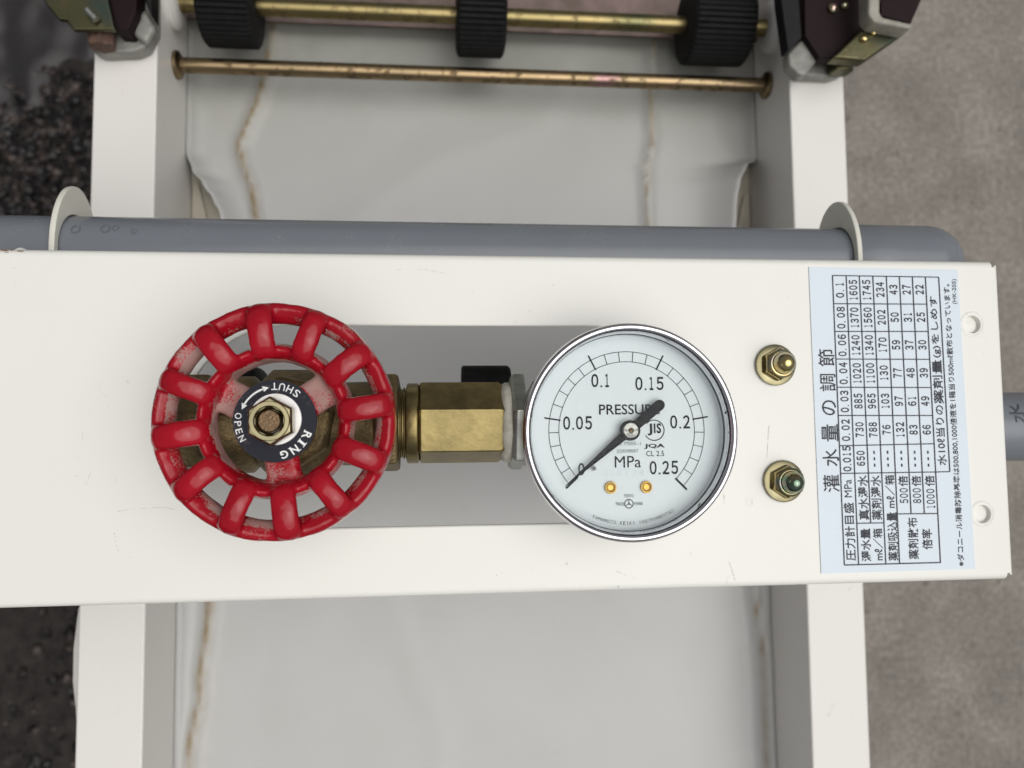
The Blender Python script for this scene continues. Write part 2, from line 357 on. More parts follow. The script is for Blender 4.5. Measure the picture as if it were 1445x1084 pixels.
MUD = simple('wet_mud', (0.028, 0.026, 0.027), 0.36, 0.0, spec=0.28, vscale=30, col2=(0.022, 0.020, 0.020), bump=0.5, bscale=60)
PEB = simple('wet_pebbles', (0.12, 0.09, 0.078), 0.4, 0.0, vscale=60, col2=(0.008, 0.007, 0.007), lo=0.50, hi=0.82, spec=0.3, bump=0.4, bscale=200, detail=1)

# ---------------------------------------------------------------- ground
ZR, ZF, ZG = -0.134, -0.181, -0.80       # rail tops, tray floor, ground
mb = MB(); mb.add([(-40,-40,ZG),(40,-40,ZG),(40,40,ZG),(-40,40,ZG)], [(0,1,2,3)])
tag(mb.build('concrete_ground', CONC), 'weathered grey brown concrete ground under the machine', 'ground', kind='structure')
mb = MB(); xa = -0.22
edge = [(xa + 0.02*math.sin(3*y)+0.012*math.sin(11*y), y) for y in [-20+0.5*i for i in range(81)]]
mb.add([(x, y, ZG+0.004) for x, y in edge] + [(-40, y, ZG+0.004) for x, y in edge],
       [(i+1, i, i+81, i+82) for i in range(80)])
tag(mb.build('asphalt_ground', WET), 'dark wet asphalt beside the concrete', 'ground', kind='structure')

def mudfield():
    mb = MB(); c = P(10, 20, ZG); n = 60; vs = []; S = 0.62
    for i in range(n+1):
        for j in range(n+1):
            x = c.x - S*0.75 + S*i/n; y = c.y - S*0.36 + S*j/n
            d = math.hypot(x-(c.x-0.10), (y-(c.y+0.10))*0.9)
            h = 0.022*(1-(d/0.24)**2) + 0.010*mnoise.noise((x*28, y*28, 1)) + 0.004*mnoise.noise((x*90, y*90, 4))
            vs.append((x, y, ZG+0.004+max(h, -0.01)))
    mb.add(vs, [(i*(n+1)+j, (i+1)*(n+1)+j, (i+1)*(n+1)+j+1, i*(n+1)+j+1) for i in range(n) for j in range(n)])
    return mb
tag(mudfield().build('mud_patch', MUD, smooth=True, angle=180), 'smooth dark grey wet mud spread over the gravel', 'mud', kind='structure')

def pebbles():
    ico = bmesh.new(); bmesh.ops.create_icosphere(ico, subdivisions=1, radius=1)
    iv = [v.co.copy() for v in ico.verts]; fi = [tuple(v.index for v in f.verts) for f in ico.faces]; ico.free()
    mb = MB(); a = P(-120, 95, ZG); b = P(150, 1150, ZG)
    for k in range(9500):
        x = random.uniform(a.x, b.x); y = random.uniform(b.y, a.y)
        py_top = y > P(100, 330, ZG).y
        if not py_top and random.random() < 0.93: continue
        r = 0.0024 + 0.0080*random.random()**2.8
        rot = Matrix.Rotation(random.random()*6.28, 3, 'Z') @ Matrix.Rotation(random.random()*0.8, 3, 'X')
        s3 = Vector((1, random.uniform(0.6, 0.95), random.uniform(0.45, 0.8)))*r
        ph = random.random()*50
        mb.add([rot @ Vector(((v*(1+0.55*mnoise.noise(v*1.6+Vector((ph,0,0))))).x*s3.x, v.y*s3.y, v.z*s3.z)) + Vector((x, y, ZG+0.004+s3.z*0.45)) for v in iv], fi)
    return mb
tag(pebbles().build('gravel', PEB), 'loose dark wet gravel lying on the asphalt', 'gravel', kind='stuff')

# ---------------------------------------------------------------- tray frame
xl_in = (P(222,70,ZR).x + P(205,860,ZR).x)/2; xl_out = (P(130,100,ZR).x + P(112,900,ZR).x)/2
xr_in = (P(1112,100,ZR).x + P(1140,830,ZR).x)/2; xr_out = (P(1193,110,ZR).x + P(1219,900,ZR).x)/2
Y0, Y1 = -0.42, 0.46
def rail(xi, xo, label):
    s = 1 if xo > xi else -1
    t = thing('side_rail', (xo, 0, ZG), label, 'rail', 'cream rails along the tray')
    lo = ZF - 0.03
    mb = MB(); a, b = min(xi, xo), max(xi, xo)
    # folded channel: top, inner web, outer web (one bent sheet)
    th = 0.002
    prof = [(a, lo), (a, ZR), (b, ZR), (b, lo), (b-th, lo), (b-th, ZR-th), (a+th, ZR-th), (a+th, lo)]
    prof = [(x, z) for x, z in prof]
    rings = [[Vector((x, y, z)) for x, z in prof] for y in (Y0, -0.2, 0.0, 0.2, Y1)]
    mb.loft(rings); mb.build('channel', RAILP, t, bevel=0.0016, seg=3)
    for y in (Y0+0.03, Y1-0.06):
        mb = MB(); mb.box((a+0.004, y, ZG+0.0005), (b-0.004, y+0.03, lo+0.01)); mb.build('leg', RAILP, t, bevel=0.001)
    return t
RL = rail(xl_in, xl_out, 'cream painted steel rail running beside the dark wet asphalt')
RR = rail(xr_in, xr_out, 'cream painted steel rail running beside the grey concrete')
# crease of loose sheet poking out along the outer side of the left rail
tl = MB(); pts = [(111,858),(104,915),(103,962),(107,1000),(110,1060),(112,1084)]
ring0 = [P(x, y, ZR-0.010) for x, y in pts]; ring1 = [Vector((xl_out+0.0005, p.y, ZR-0.006)) for p in ring0]
ring2 = [Vector((xl_out+0.0005, p.y, ZR-0.028)) for p in ring0]
n = len(pts); tl.add(ring0+ring1+ring2, [(i, i+1, n+i+1, n+i) for i in range(n-1)] + [(i+1, i, 2*n+i, 2*n+i+1) for i in range(n-1)])
tl.build('bulged_liner_edge', RAILP, RL, smooth=True, angle=30)

# tray pan + liner
pan = thing('seed_tray_pan', ((xl_in+xr_in)/2, 0, ZF-0.012), 'long shallow tray lined with wrinkled grey white sheet between the rails', 'tray')
mb = MB(); mb.box((xl_in-0.0015, Y0, ZF-0.0115), (xr_in+0.0015, Y1, ZF-0.0095)); mb.build('pan_floor', PAN, pan)
def seg_d(p, line):
    best = (9, 0)
    for a, b in zip(line[:-1], line[1:]):
        ab = b-a; t = max(0, min(1, (p-a).dot(ab)/ab.length_squared)); q = a+ab*t; d = (p-q).length
        if d < best[0]:
            side = 1 if (ab.x*(p.y-a.y)-ab.y*(p.x-a.x)) > 0 else -1
            best = (d, side)
    return best
def px_line(pts): return [Vector(P(x, y, ZF).xy) for x, y in pts]
stains = [(px_line([(400,-60),(385,40),(375,110),(362,150),(337,205),(343,232),(357,268),(361,300),(368,350),(366,420)]), 0.0016, 1.0),
          (px_line([(925,-60),(920,90),(917,170),(920,198),(911,245),(914,310),(910,380)]), 0.0009, 0.8),
          (px_line([(300,760),(297,850),(292,900),(283,955),(284,985),(271,1040),(264,1110),(255,1200)]), 0.0020, 1.0),
          (px_line([(1058,780),(1064,845),(1071,890),(1076,925),(1078,1000),(1081,1100)]), 0.0010, 0.8)]
def interp(y, tab):
    if y >= tab[0][0]: return tab[0][1]
    for (ya, a), (yb, b) in zip(tab[:-1], tab[1:]):
        if ya >= y >= yb:
            t = (ya-y)/(ya-yb); t = t*t*(3-2*t); return a+(b-a)*t
    return tab[-1][1]
def ytab(side):
    px = [(222, None), (240, 270), (262, 288), (285, 303), (305, 313), (340, 318), (400, 300), (520, 262)] if side < 0 else \
         [(215, None), (238, 1049), (262, 1038), (285, 1034), (305, 1033), (340, 1032), (400, 1040), (520, 1062)]
    tab = []
    for y, x in px:
        q = P(x if x else 700, y, ZF+0.006); tab.append((q.y, q.x if x else (xl_in if side < 0 else xr_in)))
    yy = P(700, 640, ZF).y
    return tab + [(yy, xl_in if side < 0 else xr_in)]
TL_, TR_ = ytab(-1), ytab(1)
def liner():
    nx, ny = 130, 330; vs = []; st = []
    for j in range(ny+1):
        y = Y0 + 0.002 + (Y1-Y0-0.004)*j/ny
        a = interp(y, TL_)+0.0001; b = interp(y, TR_)-0.0001
        lifta = min(1, abs(a-xl_in)/0.012); liftb = min(1, abs(xr_in-b)/0.012)
        for i in range(nx+1):
            u = i/nx; x = a+(b-a)*u; p = Vector((x, y)); z = 0.0
            da, db = max(0.0, x-a), max(0.0, b-x)
            z += (0.0055+0.0065*lifta)*math.exp(-(da/(0.0045+0.0025*lifta))**1.2) + (0.0055+0.0105*liftb)*math.exp(-(db/(0.005+0.007*liftb))**1.2)
            z += 0.0018*mnoise.noise((x*9, y*7, 0.3)) + 0.0004*mnoise.noise((x*34, y*26, 2.0))
            # diagonal creases
            z += 0.00045*max(0, 1-abs(mnoise.noise((x*7+y*5, y*7-x*4, 6)))*7)
            s_ = 0
            for line, wd, k in stains:
                d, sd = seg_d(p, line)
                if d < 0.03:
                    wob = wd*(0.7+0.9*abs(mnoise.noise((x*40, y*40, 9))))
                    s_ = max(s_, k*math.exp(-(d/wob)**2), (0.42*k*math.exp(-d/(2.6*wd)) if sd > 0 else 0)*(0.5+abs(mnoise.noise((x*25, y*60, 3)))))
                    z += 0.0028*math.exp(-(d/0.0035)**2) + (0.0012 if sd > 0 else 0)*math.exp(-d/0.012)
            vs.append((x, y, ZF+z-0.002)); st.append(s_)
    mb = MB(); mb.add(vs, [(j*(nx+1)+i, j*(nx+1)+i+1, (j+1)*(nx+1)+i+1, (j+1)*(nx+1)+i) for j in range(ny) for i in range(nx)])
    o = mb.build('liner_sheet', LINER, pan, smooth=True, angle=180)
    at = o.data.attributes.new('stain', 'FLOAT', 'POINT'); at.data.foreach_set('value', st)
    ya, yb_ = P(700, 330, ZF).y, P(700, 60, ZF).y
    at = o.data.attributes.new('green_tint_shade', 'FLOAT', 'POINT')  # painted shade with green tint, growing from the pipe towards the rollers
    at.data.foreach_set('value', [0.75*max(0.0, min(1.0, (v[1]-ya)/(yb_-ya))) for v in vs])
    md = o.modifiers.new('thickness', 'SOLIDIFY'); md.thickness = 0.0007; md.offset = -1
    return o
liner()
# bent corner plates of the pan, seen where the liner pulls away from the rail
for side, xw in ((-1, xl_in), (1, xr_in)):
    y1 = P(300, 252, ZF).y; mb = MB()
    q = [(xw - side*0.0005, y1), (xw - side*0.004, y1), (xw - side*0.016, y1-0.05), (xw - side*0.0005, y1-0.05)]
    mb.prism(q, ZF-0.0094, ZF-0.0072); mb.build('corner_plate', PAN, pan, bevel=0.0006)

# tie rod
zr = ZR-0.026; ra, rb = P(249, 92, zr), P(1078, 120.5, zr); ry = (ra.y+rb.y)/2
tr = thing('tie_rod', ((xl_in+xr_in)/2, ry, zr), 'thin brassy plated tie rod with flanged ends spanning the tray', 'rod')
mb = MB(); mb.tube([(xl_in+0.002+ (xr_in-xl_in-0.004)*i/40, ry, zr) for i in range(41)], 0.0040, 20); mb.build('rod', ROD, tr, smooth=True)
for x, s in ((xl_in, 1), (xr_in, -1)):
    mb = MB(); mb.lathe([(0.0066, 0), (0.0072, s*0.0004), (0.0072, s*0.0018), (0.0062, s*0.0026), (0.0041, s*0.0034)], (x, ry, zr), 28, 'x', cap=True); mb.build('flange_end', ROD, tr, smooth=True)

# roller shaft with ribbed rubber rollers
zs = -0.150; ys = P(700, 24, zs).y
rs = thing('roller_shaft', ((xl_in+xr_in)/2, ys, zs), 'golden plated roller shaft carrying three ribbed black rubber rollers', 'roller shaft')
mb = MB(); mb.tube([(xl_in+0.0005+(xr_in-xl_in-0.001)*i/40, ys, zs) for i in range(41)], 0.0046, 24); mb.build('shaft', SHAFT, rs, smooth=True)
def roller(xa, xb, r=0.0205):
    mb = MB(); nt_ = 44; n = nt_*4; rings = []
    def ring(x, r0, dep):
        out = []
        for j in range(n):
            a = 2*math.pi*j/n; q = r0 - (dep if (j % 4) in (0,) else 0)
            out.append(Vector((x, ys+q*math.cos(a), zs+q*math.sin(a))))
        return out
    c = 0.0012
    rings = [ring(xa, 0.006, 0), ring(xa, r-0.0035, 0), ring(xa+c*0.6, r-0.0012, 0.0006), ring(xa+c*1.6, r, 0.0011), ring(xb-c*1.6, r, 0.0011), ring(xb-c*0.6, r-0.0012, 0.0006), ring(xb, r-0.0035, 0), ring(xb, 0.006, 0)]
    mb.loft(rings, cap=True); return mb
for (a, b) in ((281, 360), (644, 714), (970, 1058)):
    roller(P(a, 60, zs+0.005).x, P(b, 60, zs+0.005).x).build('ribbed_roller', BLACKR, rs, smooth=True, angle=25)
for x, s in ((xl_in, 1), (xr_in, -1)):
    mb = MB(); mb.lathe([(0.0135, 0), (0.0135, s*0.003), (0.011, s*0.005), (0.0047, s*0.0055)], (x, ys+0.001, zs), 32, 'x', cap=True); mb.build('end_bearing', RAILP, rs, smooth=True)
mb = MB(); yb = P(700, 43, -0.171).y; mb.box((xl_in+0.0004, yb, -0.1735), (xr_in-0.0004, yb+0.030, -0.1712))
o = mb.build('cross_bar', PINKZ, None, bevel=0.0006); tag(o, 'flat pinkish plated cross bar under the roller shaft', 'bar')

# ---------------------------------------------------------------- clamp brackets on the rails
def poly(pts, z): return [P(x, y, z).xy for x, y in pts]
def hexbolt(mb, c, r, h, axis):
    mb.lathe([(r*0.98, 0), (r, 0.0003), (r, h*0.75), (r*0.86, h)], c, 6, axis, cap=True)
def clamp_left():
    z1 = ZR+0.014; base = P(150, 40, ZR)
    t = thing('rail_clamp', (base.x, base.y, ZR), 'dark plated clamp bracket with a rusty bolt on the rail by the gravel', 'clamp', 'plated clamps on the rails')
    MB().prism(poly([(122,46),(129,70),(140,75),(190,73),(206,66),(219,42),(219,-60),(122,-60)], ZR+0.009), ZR+0.0002, ZR+0.009).build('foot', CASTG, t, bevel=0.0015)
    mb = MB(); mb.prism(poly([(183,44),(196,20),(203,10),(219,38),(206,62)], z1), ZR+0.009, z1); mb.build('foot_web', CASTG, t, bevel=0.002)
    zz = z1+0.010
    MB().prism(poly([(20,-60),(62,2),(82,27),(93,28),(103,42),(162,42),(150,-10),(150,-60)], zz), zz-0.003, zz).build('plate', IRIBR, t, bevel=0.0008)
    MB().prism(poly([(162,42),(180,43),(192,18),(194,-60),(152,-60),(152,-8)], zz-0.004), z1-0.006, zz-0.004).build('dark_channel', MAROON, t, bevel=0.0006)
    mb = MB(); a, b = P(123,14,zz+0.0026), P(136,28,zz+0.0026); mb.tube([a+(b-a)*i/6 for i in range(7)], 0.0017, 10); mb.build('spring_wire', STEEL, t, smooth=True)
    MB().prism(poly([(205,-2),(218,30),(219,-60),(204,-60)], z1+0.002), z1-0.004, z1+0.006).build('side_guard', BLACKP, t, bevel=0.0008)
    c = P(144, 48, ZR+0.0135); mb = MB(); mb.lathe([(0.0062, 0.004), (0.0064, 0.0037), (0.0064, -0.0055), (0.0056, -0.0068)], c, 6, 'y', cap=True, ang0=0.2); mb.build('bolt_head', RUST, t, bevel=0.0004)
clamp_left()
def clamp_right():
    z1 = ZR+0.016; base = P(1160, 60, ZR)
    t = thing('rail_clamp', (base.x, base.y, ZR), 'dark plated clamp bracket with a cream rimmed arm on the rail by the concrete', 'clamp', 'plated clamps on the rails')
    MB().prism(poly([(1114,92),(1129,107),(1176,109),(1192,104),(1192,-60),(1114,-60)], ZR+0.008), ZR+0.0002, ZR+0.008).build('foot', CASTG, t, bevel=0.0015)
    MB().prism(poly([(1112,75),(1133,54),(1156,83),(1138,106),(1129,106),(1114,92)], z1), ZR+0.008, z1).build('foot_web', CASTG, t, bevel=0.0015)
    zz = z1+0.008
    MB().prism(poly([(1098,-60),(1102,0),(1112,72),(1132,53),(1128,0),(1126,-60)], zz), z1, zz).build('side_guard', BLACKP, t, bevel=0.0006)
    MB().prism(poly([(1134,-60),(1136,50),(1157,82),(1176,82),(1228,30),(1232,-60)], zz-0.004), z1-0.004, zz-0.004).build('dark_channel', MAROON, t, bevel=0.0006)
    MB().prism(poly([(1175,81),(1227,31),(1284,42),(1232,78),(1222,85)], zz+0.004), zz-0.004, zz+0.004).build('plate', IRIBR, t, bevel=0.0012)
    z2 = zz+0.014
    MB().prism(poly([(1226,-60),(1226,20),(1234,31),(1286,41),(1290,34),(1246,24),(1242,18),(1243,-60)], z2), zz+0.004, z2)\
        .build('cream_rim', simple('dull_cream_rim', (0.34, 0.32, 0.27), 0.5, var=0.3, vscale=150), t, bevel=0.0012)
    MB().prism(poly([(1243,-60),(1243,22),(1286,33),(1302,-4),(1302,-60)], z2-0.008), zz+0.003, z2-0.008).build('arm', MAROON, t, bevel=0.0006)
    for (x, y, r) in ((1175,12,0.0024),(1191,9,0.0018),(1218,56,0.002),(1231,48,0.0015)):
        c = P(x, y, zz+0.004 if x > 1200 else zz-0.003); mb = MB(); mb.lathe([(r, -0.002), (r, 0.001), (r*0.6, 0.002), (r*0.05, 0.0023)], c, 16, cap=True); mb.build('pin', IRI, t, smooth=True)
    c = P(1186, 88, ZR+0.0125); mb = MB(); mb.lathe([(0.0060, 0.004), (0.0062, 0.0037), (0.0062, -0.0045), (0.0054, -0.0058)], c, 6, 'y', cap=True, ang0=0.2); mb.build('bolt_head', IRIBR, t, bevel=0.0004)
clamp_right()

# ---------------------------------------------------------------- control panel
yT, yB = P(700, 359.2, 0).y, P(700, 839.3, 0).y
xR = (P(1406,368,0).x + P(1432,818,0).x)/2; xL = -0.236
panel = thing('control_panel', ((xL+xR)/2, (yT+yB)/2, 0), 'wide cream painted steel panel with a long rounded slot and two pipe tabs', 'panel')
TH = 0.0016
def slot_pts(z=0.0, off=0.0, n=24):
    yt, yb = P(620, 456.5, 0).y, P(620, 745.5, 0).y; r = (yt-yb)/2; yc = (yt+yb)/2
    xa = P(404, 600, 0).x; xb = P(832, 600, 0).x; r += off
    out = [(xa + r*math.cos(a), yc + r*math.sin(a)) for a in [math.pi/2 + math.pi*i/n for i in range(n+1)]]
    out += [(xb + r*math.cos(a), yc + r*math.sin(a)) for a in [-math.pi/2 + math.pi*i/n for i in range(n+1)]]
    return out
holes = [P(1372,458,0), P(1386.5,725.5,0)]; HR = 0.0031
def plate(outer, inner, z0, z1, name, m, parent):
    c = bpy.data.curves.new('p', 'CURVE'); c.dimensions = '2D'; c.fill_mode = 'BOTH'; c.extrude = (z1-z0)/2
    for pts in [outer]+inner:
        s = c.splines.new('POLY'); s.points.add(len(pts)-1); s.use_cyclic_u = True
        for q, p in zip(s.points, pts): q.co = (p[0], p[1], 0, 1)
    o = bpy.data.objects.new('p', c); sc.collection.objects.link(o); bpy.context.view_layer.update()
    me = bpy.data.meshes.new_from_object(o.evaluated_get(bpy.context.evaluated_depsgraph_get()))
    mb = MB(); mb.add([(v.co.x, v.co.y, v.co.z+(z0+z1)/2) for v in me.vertices], [tuple(p.vertices) for p in me.polygons])
    bpy.data.objects.remove(o); bpy.data.curves.remove(c); bpy.data.meshes.remove(me)
    return mb.build(name, m, parent)
BR = 0.0022
outer = [(xL, yB+BR), (xR-0.0012, yB+BR), (xR-0.0012, yT-BR), (xL, yT-BR)]
circ = [[(h.x+HR*math.cos(2*math.pi*i/32), h.y+HR*math.sin(2*math.pi*i/32)) for i in range(32)] for h in holes]
plate(outer, [slot_pts()]+circ, -TH, 0, 'face_plate', CREAM, panel)
mb = MB(); mb.tube([(x, y, -0.0008) for x, y in slot_pts(off=0.0)], 0.00082, 10, close=True); mb.build('slot_edge', CREAM, panel, smooth=True, angle=180)
for i, h in enumerate(holes):
    mb = MB(); mb.lathe([(HR-0.0001, -TH), (HR+0.0001, -0.0006), (HR+0.0006, 0.0002), (HR+0.0013, 0.0001), (HR+0.0016, -0.0003)], h, 32); mb.build('hole_lip', CREAM, panel, smooth=True, angle=180)
    mb = MB(); mb.lathe([(0.0045, -0.0040), (0.0045, -0.0021), (0.0026, -0.0016), (0.0014, -0.0012), (0.0002, -0.0011)], h, 28, cap=True); mb.build('hole_plug', CREAM, panel, smooth=True, angle=60)
def flange(name, y, s, depth):
    pr = []
    for i in range(9):
        a = math.pi/2*i/8; pr.append((y - s*BR + s*BR*math.sin(a), -BR + BR*math.cos(a)))
    pr.append((y, -depth)); pr.append((y - s*TH, -depth)); pr.append((y - s*TH, -BR)); pr.append((y - s*BR, -TH))
    MB().loft([[Vector((x, a, b)) for a, b in pr] for x in (xL, xR-0.0022)]).build(name, CREAM, panel, smooth=True, angle=50)
flange('folded_edge', yT, 1, 0.016); flange('folded_edge', yB, -1, 0.016)
pr = [(xR-0.0012, 0.0)] + [(xR-0.0012+0.0012*math.sin(math.pi/2*i/6), -0.0012+0.0012*math.cos(math.pi/2*i/6)) for i in range(1, 7)] + [(xR, -0.014), (xR-0.0010, -0.014), (xR-0.0012, -TH)]
MB().loft([[Vector((a, y, b)) for a, b in pr] for y in (yB+0.0016, yT-0.0016)]).build('end_fold', CREAM, panel, smooth=True, angle=50)
# posts standing on the rails
for x0, x1 in ((xl_out+0.004, xl_in-0.004), (xr_in+0.004, xr_out-0.004)):
    mb = MB(); x1b = min(x1, xR-0.006); mb.box((x0, (yT+yB)/2-0.02, ZR+0.0003), (x1b, (yT+yB)/2+0.02, -TH-0.0003)); mb.build('support_post', CREAM, panel, bevel=0.001)
# small welded stud behind the top edge
c = P(25, 352, -0.004); mb = MB(); mb.lathe([(0.0022, -0.0045), (0.0022, 0.0006), (0.0016, 0.0016), (0.0003, 0.0020)], (c.x, yT-0.0006, -0.006), 20, 'z', cap=True); mb.build('weld_stud', CREAM, panel, smooth=True, angle=60)

# chipped paint on the top fold
CHIP = simple('rust_chip', (0.24, 0.13, 0.06), 0.8, var=0.4, vscale=600)
mb = MB()
for x0, x1, y0, y1 in ((0,11,352.2,353.8),(13,17,351.8,352.8),(24,33,353.5,354.6),(6,12,355.5,356.3)):
    mb.prism(poly([(x0,(y0+y1)/2),(x0+(x1-x0)*.3,y0),(x0+(x1-x0)*.7,y0+.4),(x1,(y0+y1)/2),(x0+(x1-x0)*.6,y1)], 0.0), -0.0008, 0.0001)
mb.build('paint_chip', CHIP, panel)

SCUFF = simple('grey_scuff', (0.62, 0.605, 0.565), 0.6, var=0.2, vscale=900)
mb = MB()
def scuff(pts, wpx, dash):
    for k in range(len(pts)-1):
        (xa_, ya_), (xb_, yb_) = pts[k], pts[k+1]; n = max(1, int(math.hypot(xb_-xa_, yb_-ya_)/dash))
        for i in range(n):
            if random.random() < 0.25: continue
            f0, f1 = i/n, (i+random.uniform(0.35, 0.9))/n
            linepx(mb, (xa_+(xb_-xa_)*f0, ya_+(yb_-ya_)*f0+random.uniform(-.5,.5)), (xa_+(xb_-xa_)*f1, ya_+(yb_-ya_)*f1+random.uniform(-.5,.5)), wpx*random.uniform(0.5, 1.1), 0.00012)
scuff([(166,722),(182,719),(210,717),(232,716),(255,721),(262,724)], 1.0, 5); scuff([(160,746),(163,762),(165,776),(176,784),(188,788)], 1.0, 5)
scuff([(106,672),(128,674)], 1.0, 7); scuff([(128,668),(114,700)], 0.7, 9); scuff([(118,590),(116,628)], 0.8, 14); scuff([(1086,588),(1082,650)], 0.7, 12)
scuff([(1029,793),(1040,826)], 0.8, 9); scuff([(550,381),(600,380),(628,386)], 0.7, 9); scuff([(700,812),(712,808)], 1.0, 4); scuff([(870,806),(905,820)], 0.8, 6)
for k in range(8):
    x, y = random.uniform(20, 1130), random.choice((random.uniform(375, 445), random.uniform(760, 830)))
    a = random.uniform(0, 3.1); l = random.uniform(0.8, 5)*random.random()+0.8
    linepx(mb, (x, y), (x+l*math.cos(a), y+l*math.sin(a)), random.uniform(0.6, 1.4), 0.00012)
tag(mb.build('scuff_marks', SCUFF, panel, smooth='text'), kind='stuff')

# pipe through the tabs
PRAD = 0.0130; zp = -0.030
yp = P(700, 313.5, zp+0.004).y - PRAD*0.985
for px in (79, 1207):
    xt = P(px, 345, zp+PRAD).x; rt = 0.0235; prof = []
    for i in range(25):
        a = -math.pi/2 + math.pi*i/24; prof.append((yp + rt*math.cos(a), zp + rt*math.sin(a)))
    prof = prof + [(yT+0.0003, zp+rt), (yT+0.0003, zp-rt)] if yp > yT else prof
    if yp <= yT:
        prof = [(q if q[0] > yT+0.0003 else (yT+0.0003, q[1])) for q in prof]
    hole = [(yp + (PRAD+0.0004)*math.cos(2*math.pi*i/40), zp + (PRAD+0.0004)*math.sin(2*math.pi*i/40)) for i in range(40)]
    # plate with a round bite for the pipe, in the y-z plane
    hh = [(yp + (PRAD+0.0004)*math.cos(a), zp + (PRAD+0.0004)*math.sin(a)) for a in [-math.pi/2 + math.pi*i/24 for i in range(25)]]
    rz = 0.0162
    oo = [(yp + rt*math.cos(a), zp + rz*math.sin(a)) for a in [-math.pi/2 + math.pi*i/24 for i in range(25)]]
    ye = min(yT+0.0003, yp-0.001)
    hh = [(yT+0.0003, hh[0][1])] + [q for q in hh if q[0] > yT+0.0003] + [(yT+0.0003, hh[-1][1])] if yp < yT else [(yT+0.0003, zp-PRAD-0.0004)] + hh + [(yT+0.0003, zp+PRAD+0.0004)]
    oo = [(yT+0.0003, zp-rz)] + [q for q in oo if q[0] > yT+0.0003] + [(yT+0.0003, zp+rz)]
    # resample both outlines to the same count and bridge
    def resample(pts, n=40):
        L = [0]
        for a, b in zip(pts[:-1], pts[1:]): L.append(L[-1]+math.dist(a, b))
        out = []
        for i in range(n+1):
            t = L[-1]*i/n; k = max(j for j in range(len(L)) if L[j] <= t+1e-12); k = min(k, len(pts)-2)
            f = (t-L[k])/max(L[k+1]-L[k], 1e-9); out.append((pts[k][0]+(pts[k+1][0]-pts[k][0])*f, pts[k][1]+(pts[k+1][1]-pts[k][1])*f))
        return out
    h2, o2 = resample(hh), resample(oo); n = len(h2); tk = 0.0019
    mb = MB(); rings = []
    for a, b in zip(h2, o2):
        rings.append([Vector((xt-tk/2, *a)), Vector((xt-tk/2, *b)), Vector((xt+tk/2, *b)), Vector((xt+tk/2, *a))])
    mb.loft(rings); mb.build('pipe_tab', TABP, panel, bevel=0.0004)

xe = P(1349, 365, zp).x - PRAD-0.0016; rb_ = 0.0155
y2 = P(1430, 602, zp).y
pipe = thing('water_pipe', (0, yp, zp), 'dark grey plastic water pipe with bends running behind and under the panel', 'pipe')
mb = MB(); mb.tube([(xL-0.05 + (xe-xL+0.05)*i/30, yp, zp) for i in range(31)], PRAD, 40)
p2 = [(xe, yp+(y2+rb_-yp)*i/8, zp) for i in range(9)]
p2 += [(xe+rb_-rb_*math.cos(a), y2+rb_-rb_*math.sin(a), zp) for a in [math.pi/2*i/12 for i in range(1, 13)]]
p2 += [(xe+rb_+0.2*i/6, y2, zp) for i in range(1, 7)]
mb.tube(p2, PRAD, 40); mb.build('tube', PVC, pipe, smooth=True, angle=60)
# moulded elbow: two sockets meeting in a rounded corner
ER = PRAD+0.0017; xs_ = xt+0.0012
mb = MB(); mb.tube([(xs_, yp, zp), (xs_+0.0006, yp, zp), ((xs_+xe)/2, yp, zp), (xe, yp, zp)], [ER-0.0005, ER, ER, ER], 48)
mb.tube([(xe, yp, zp), (xe, yp-0.02, zp), (xe, yp-0.034, zp)], ER, 48)
mb.lathe([(ER*0.9995*math.cos(a)+1e-6, ER*0.9995*math.sin(a)) for a in [-math.pi/2+math.pi*i/24 for i in range(25)]], (xe, yp, zp), 48, 'z', cap=True)
mb.build('elbow', PVC, pipe, smooth=True, angle=60)
cr = P(1438, 583, zp+PRAD); mb = MB()
wrap = lambda p: Vector((p.x, p.y, zp + math.sqrt(max(PRAD**2-(p.y-y2)**2, 0)) + 0.00025))
put(mb, '水', (cr.x, cr.y, 0), (0, 1, 0), 0.0070, 0.0058, 0.0, wrap); put(mb, 'ッ', (cr.x+0.009, cr.y, 0), (0, 1, 0), 0.007, 0.006, 0.0, wrap)
mb.build('printed_mark', simple('worn_pipe_ink', (0.06, 0.065, 0.075), 0.5), pipe, smooth='text')

RINGM = simple('dried_drop', (0.115, 0.125, 0.14), 0.4)
mb = MB()
for px_, py_, rr_ in ((104,322,6.5),(146,321,6.5),(160,320,4.5),(187,325,4)):
    c = P(px_, py_, zp+PRAD); r0 = rr_*0.00024
    for i in range(20):
        if i in (3, 4, 11): continue
        a, b = 2*math.pi*i/20, 2*math.pi*(i+1)/20
        q = lambda an, f: Vector((c.x+r0*f*math.cos(an), c.y+r0*f*math.sin(an), zp+math.sqrt(max(PRAD**2-(c.y+r0*f*math.sin(an)-yp)**2, 0))+0.00012))
        mb.add([q(a,.74), q(a,1), q(b,1), q(b,.74)], [(0,1,2,3)])
mb.build('dried_drops', RINGM, pipe, smooth='text')

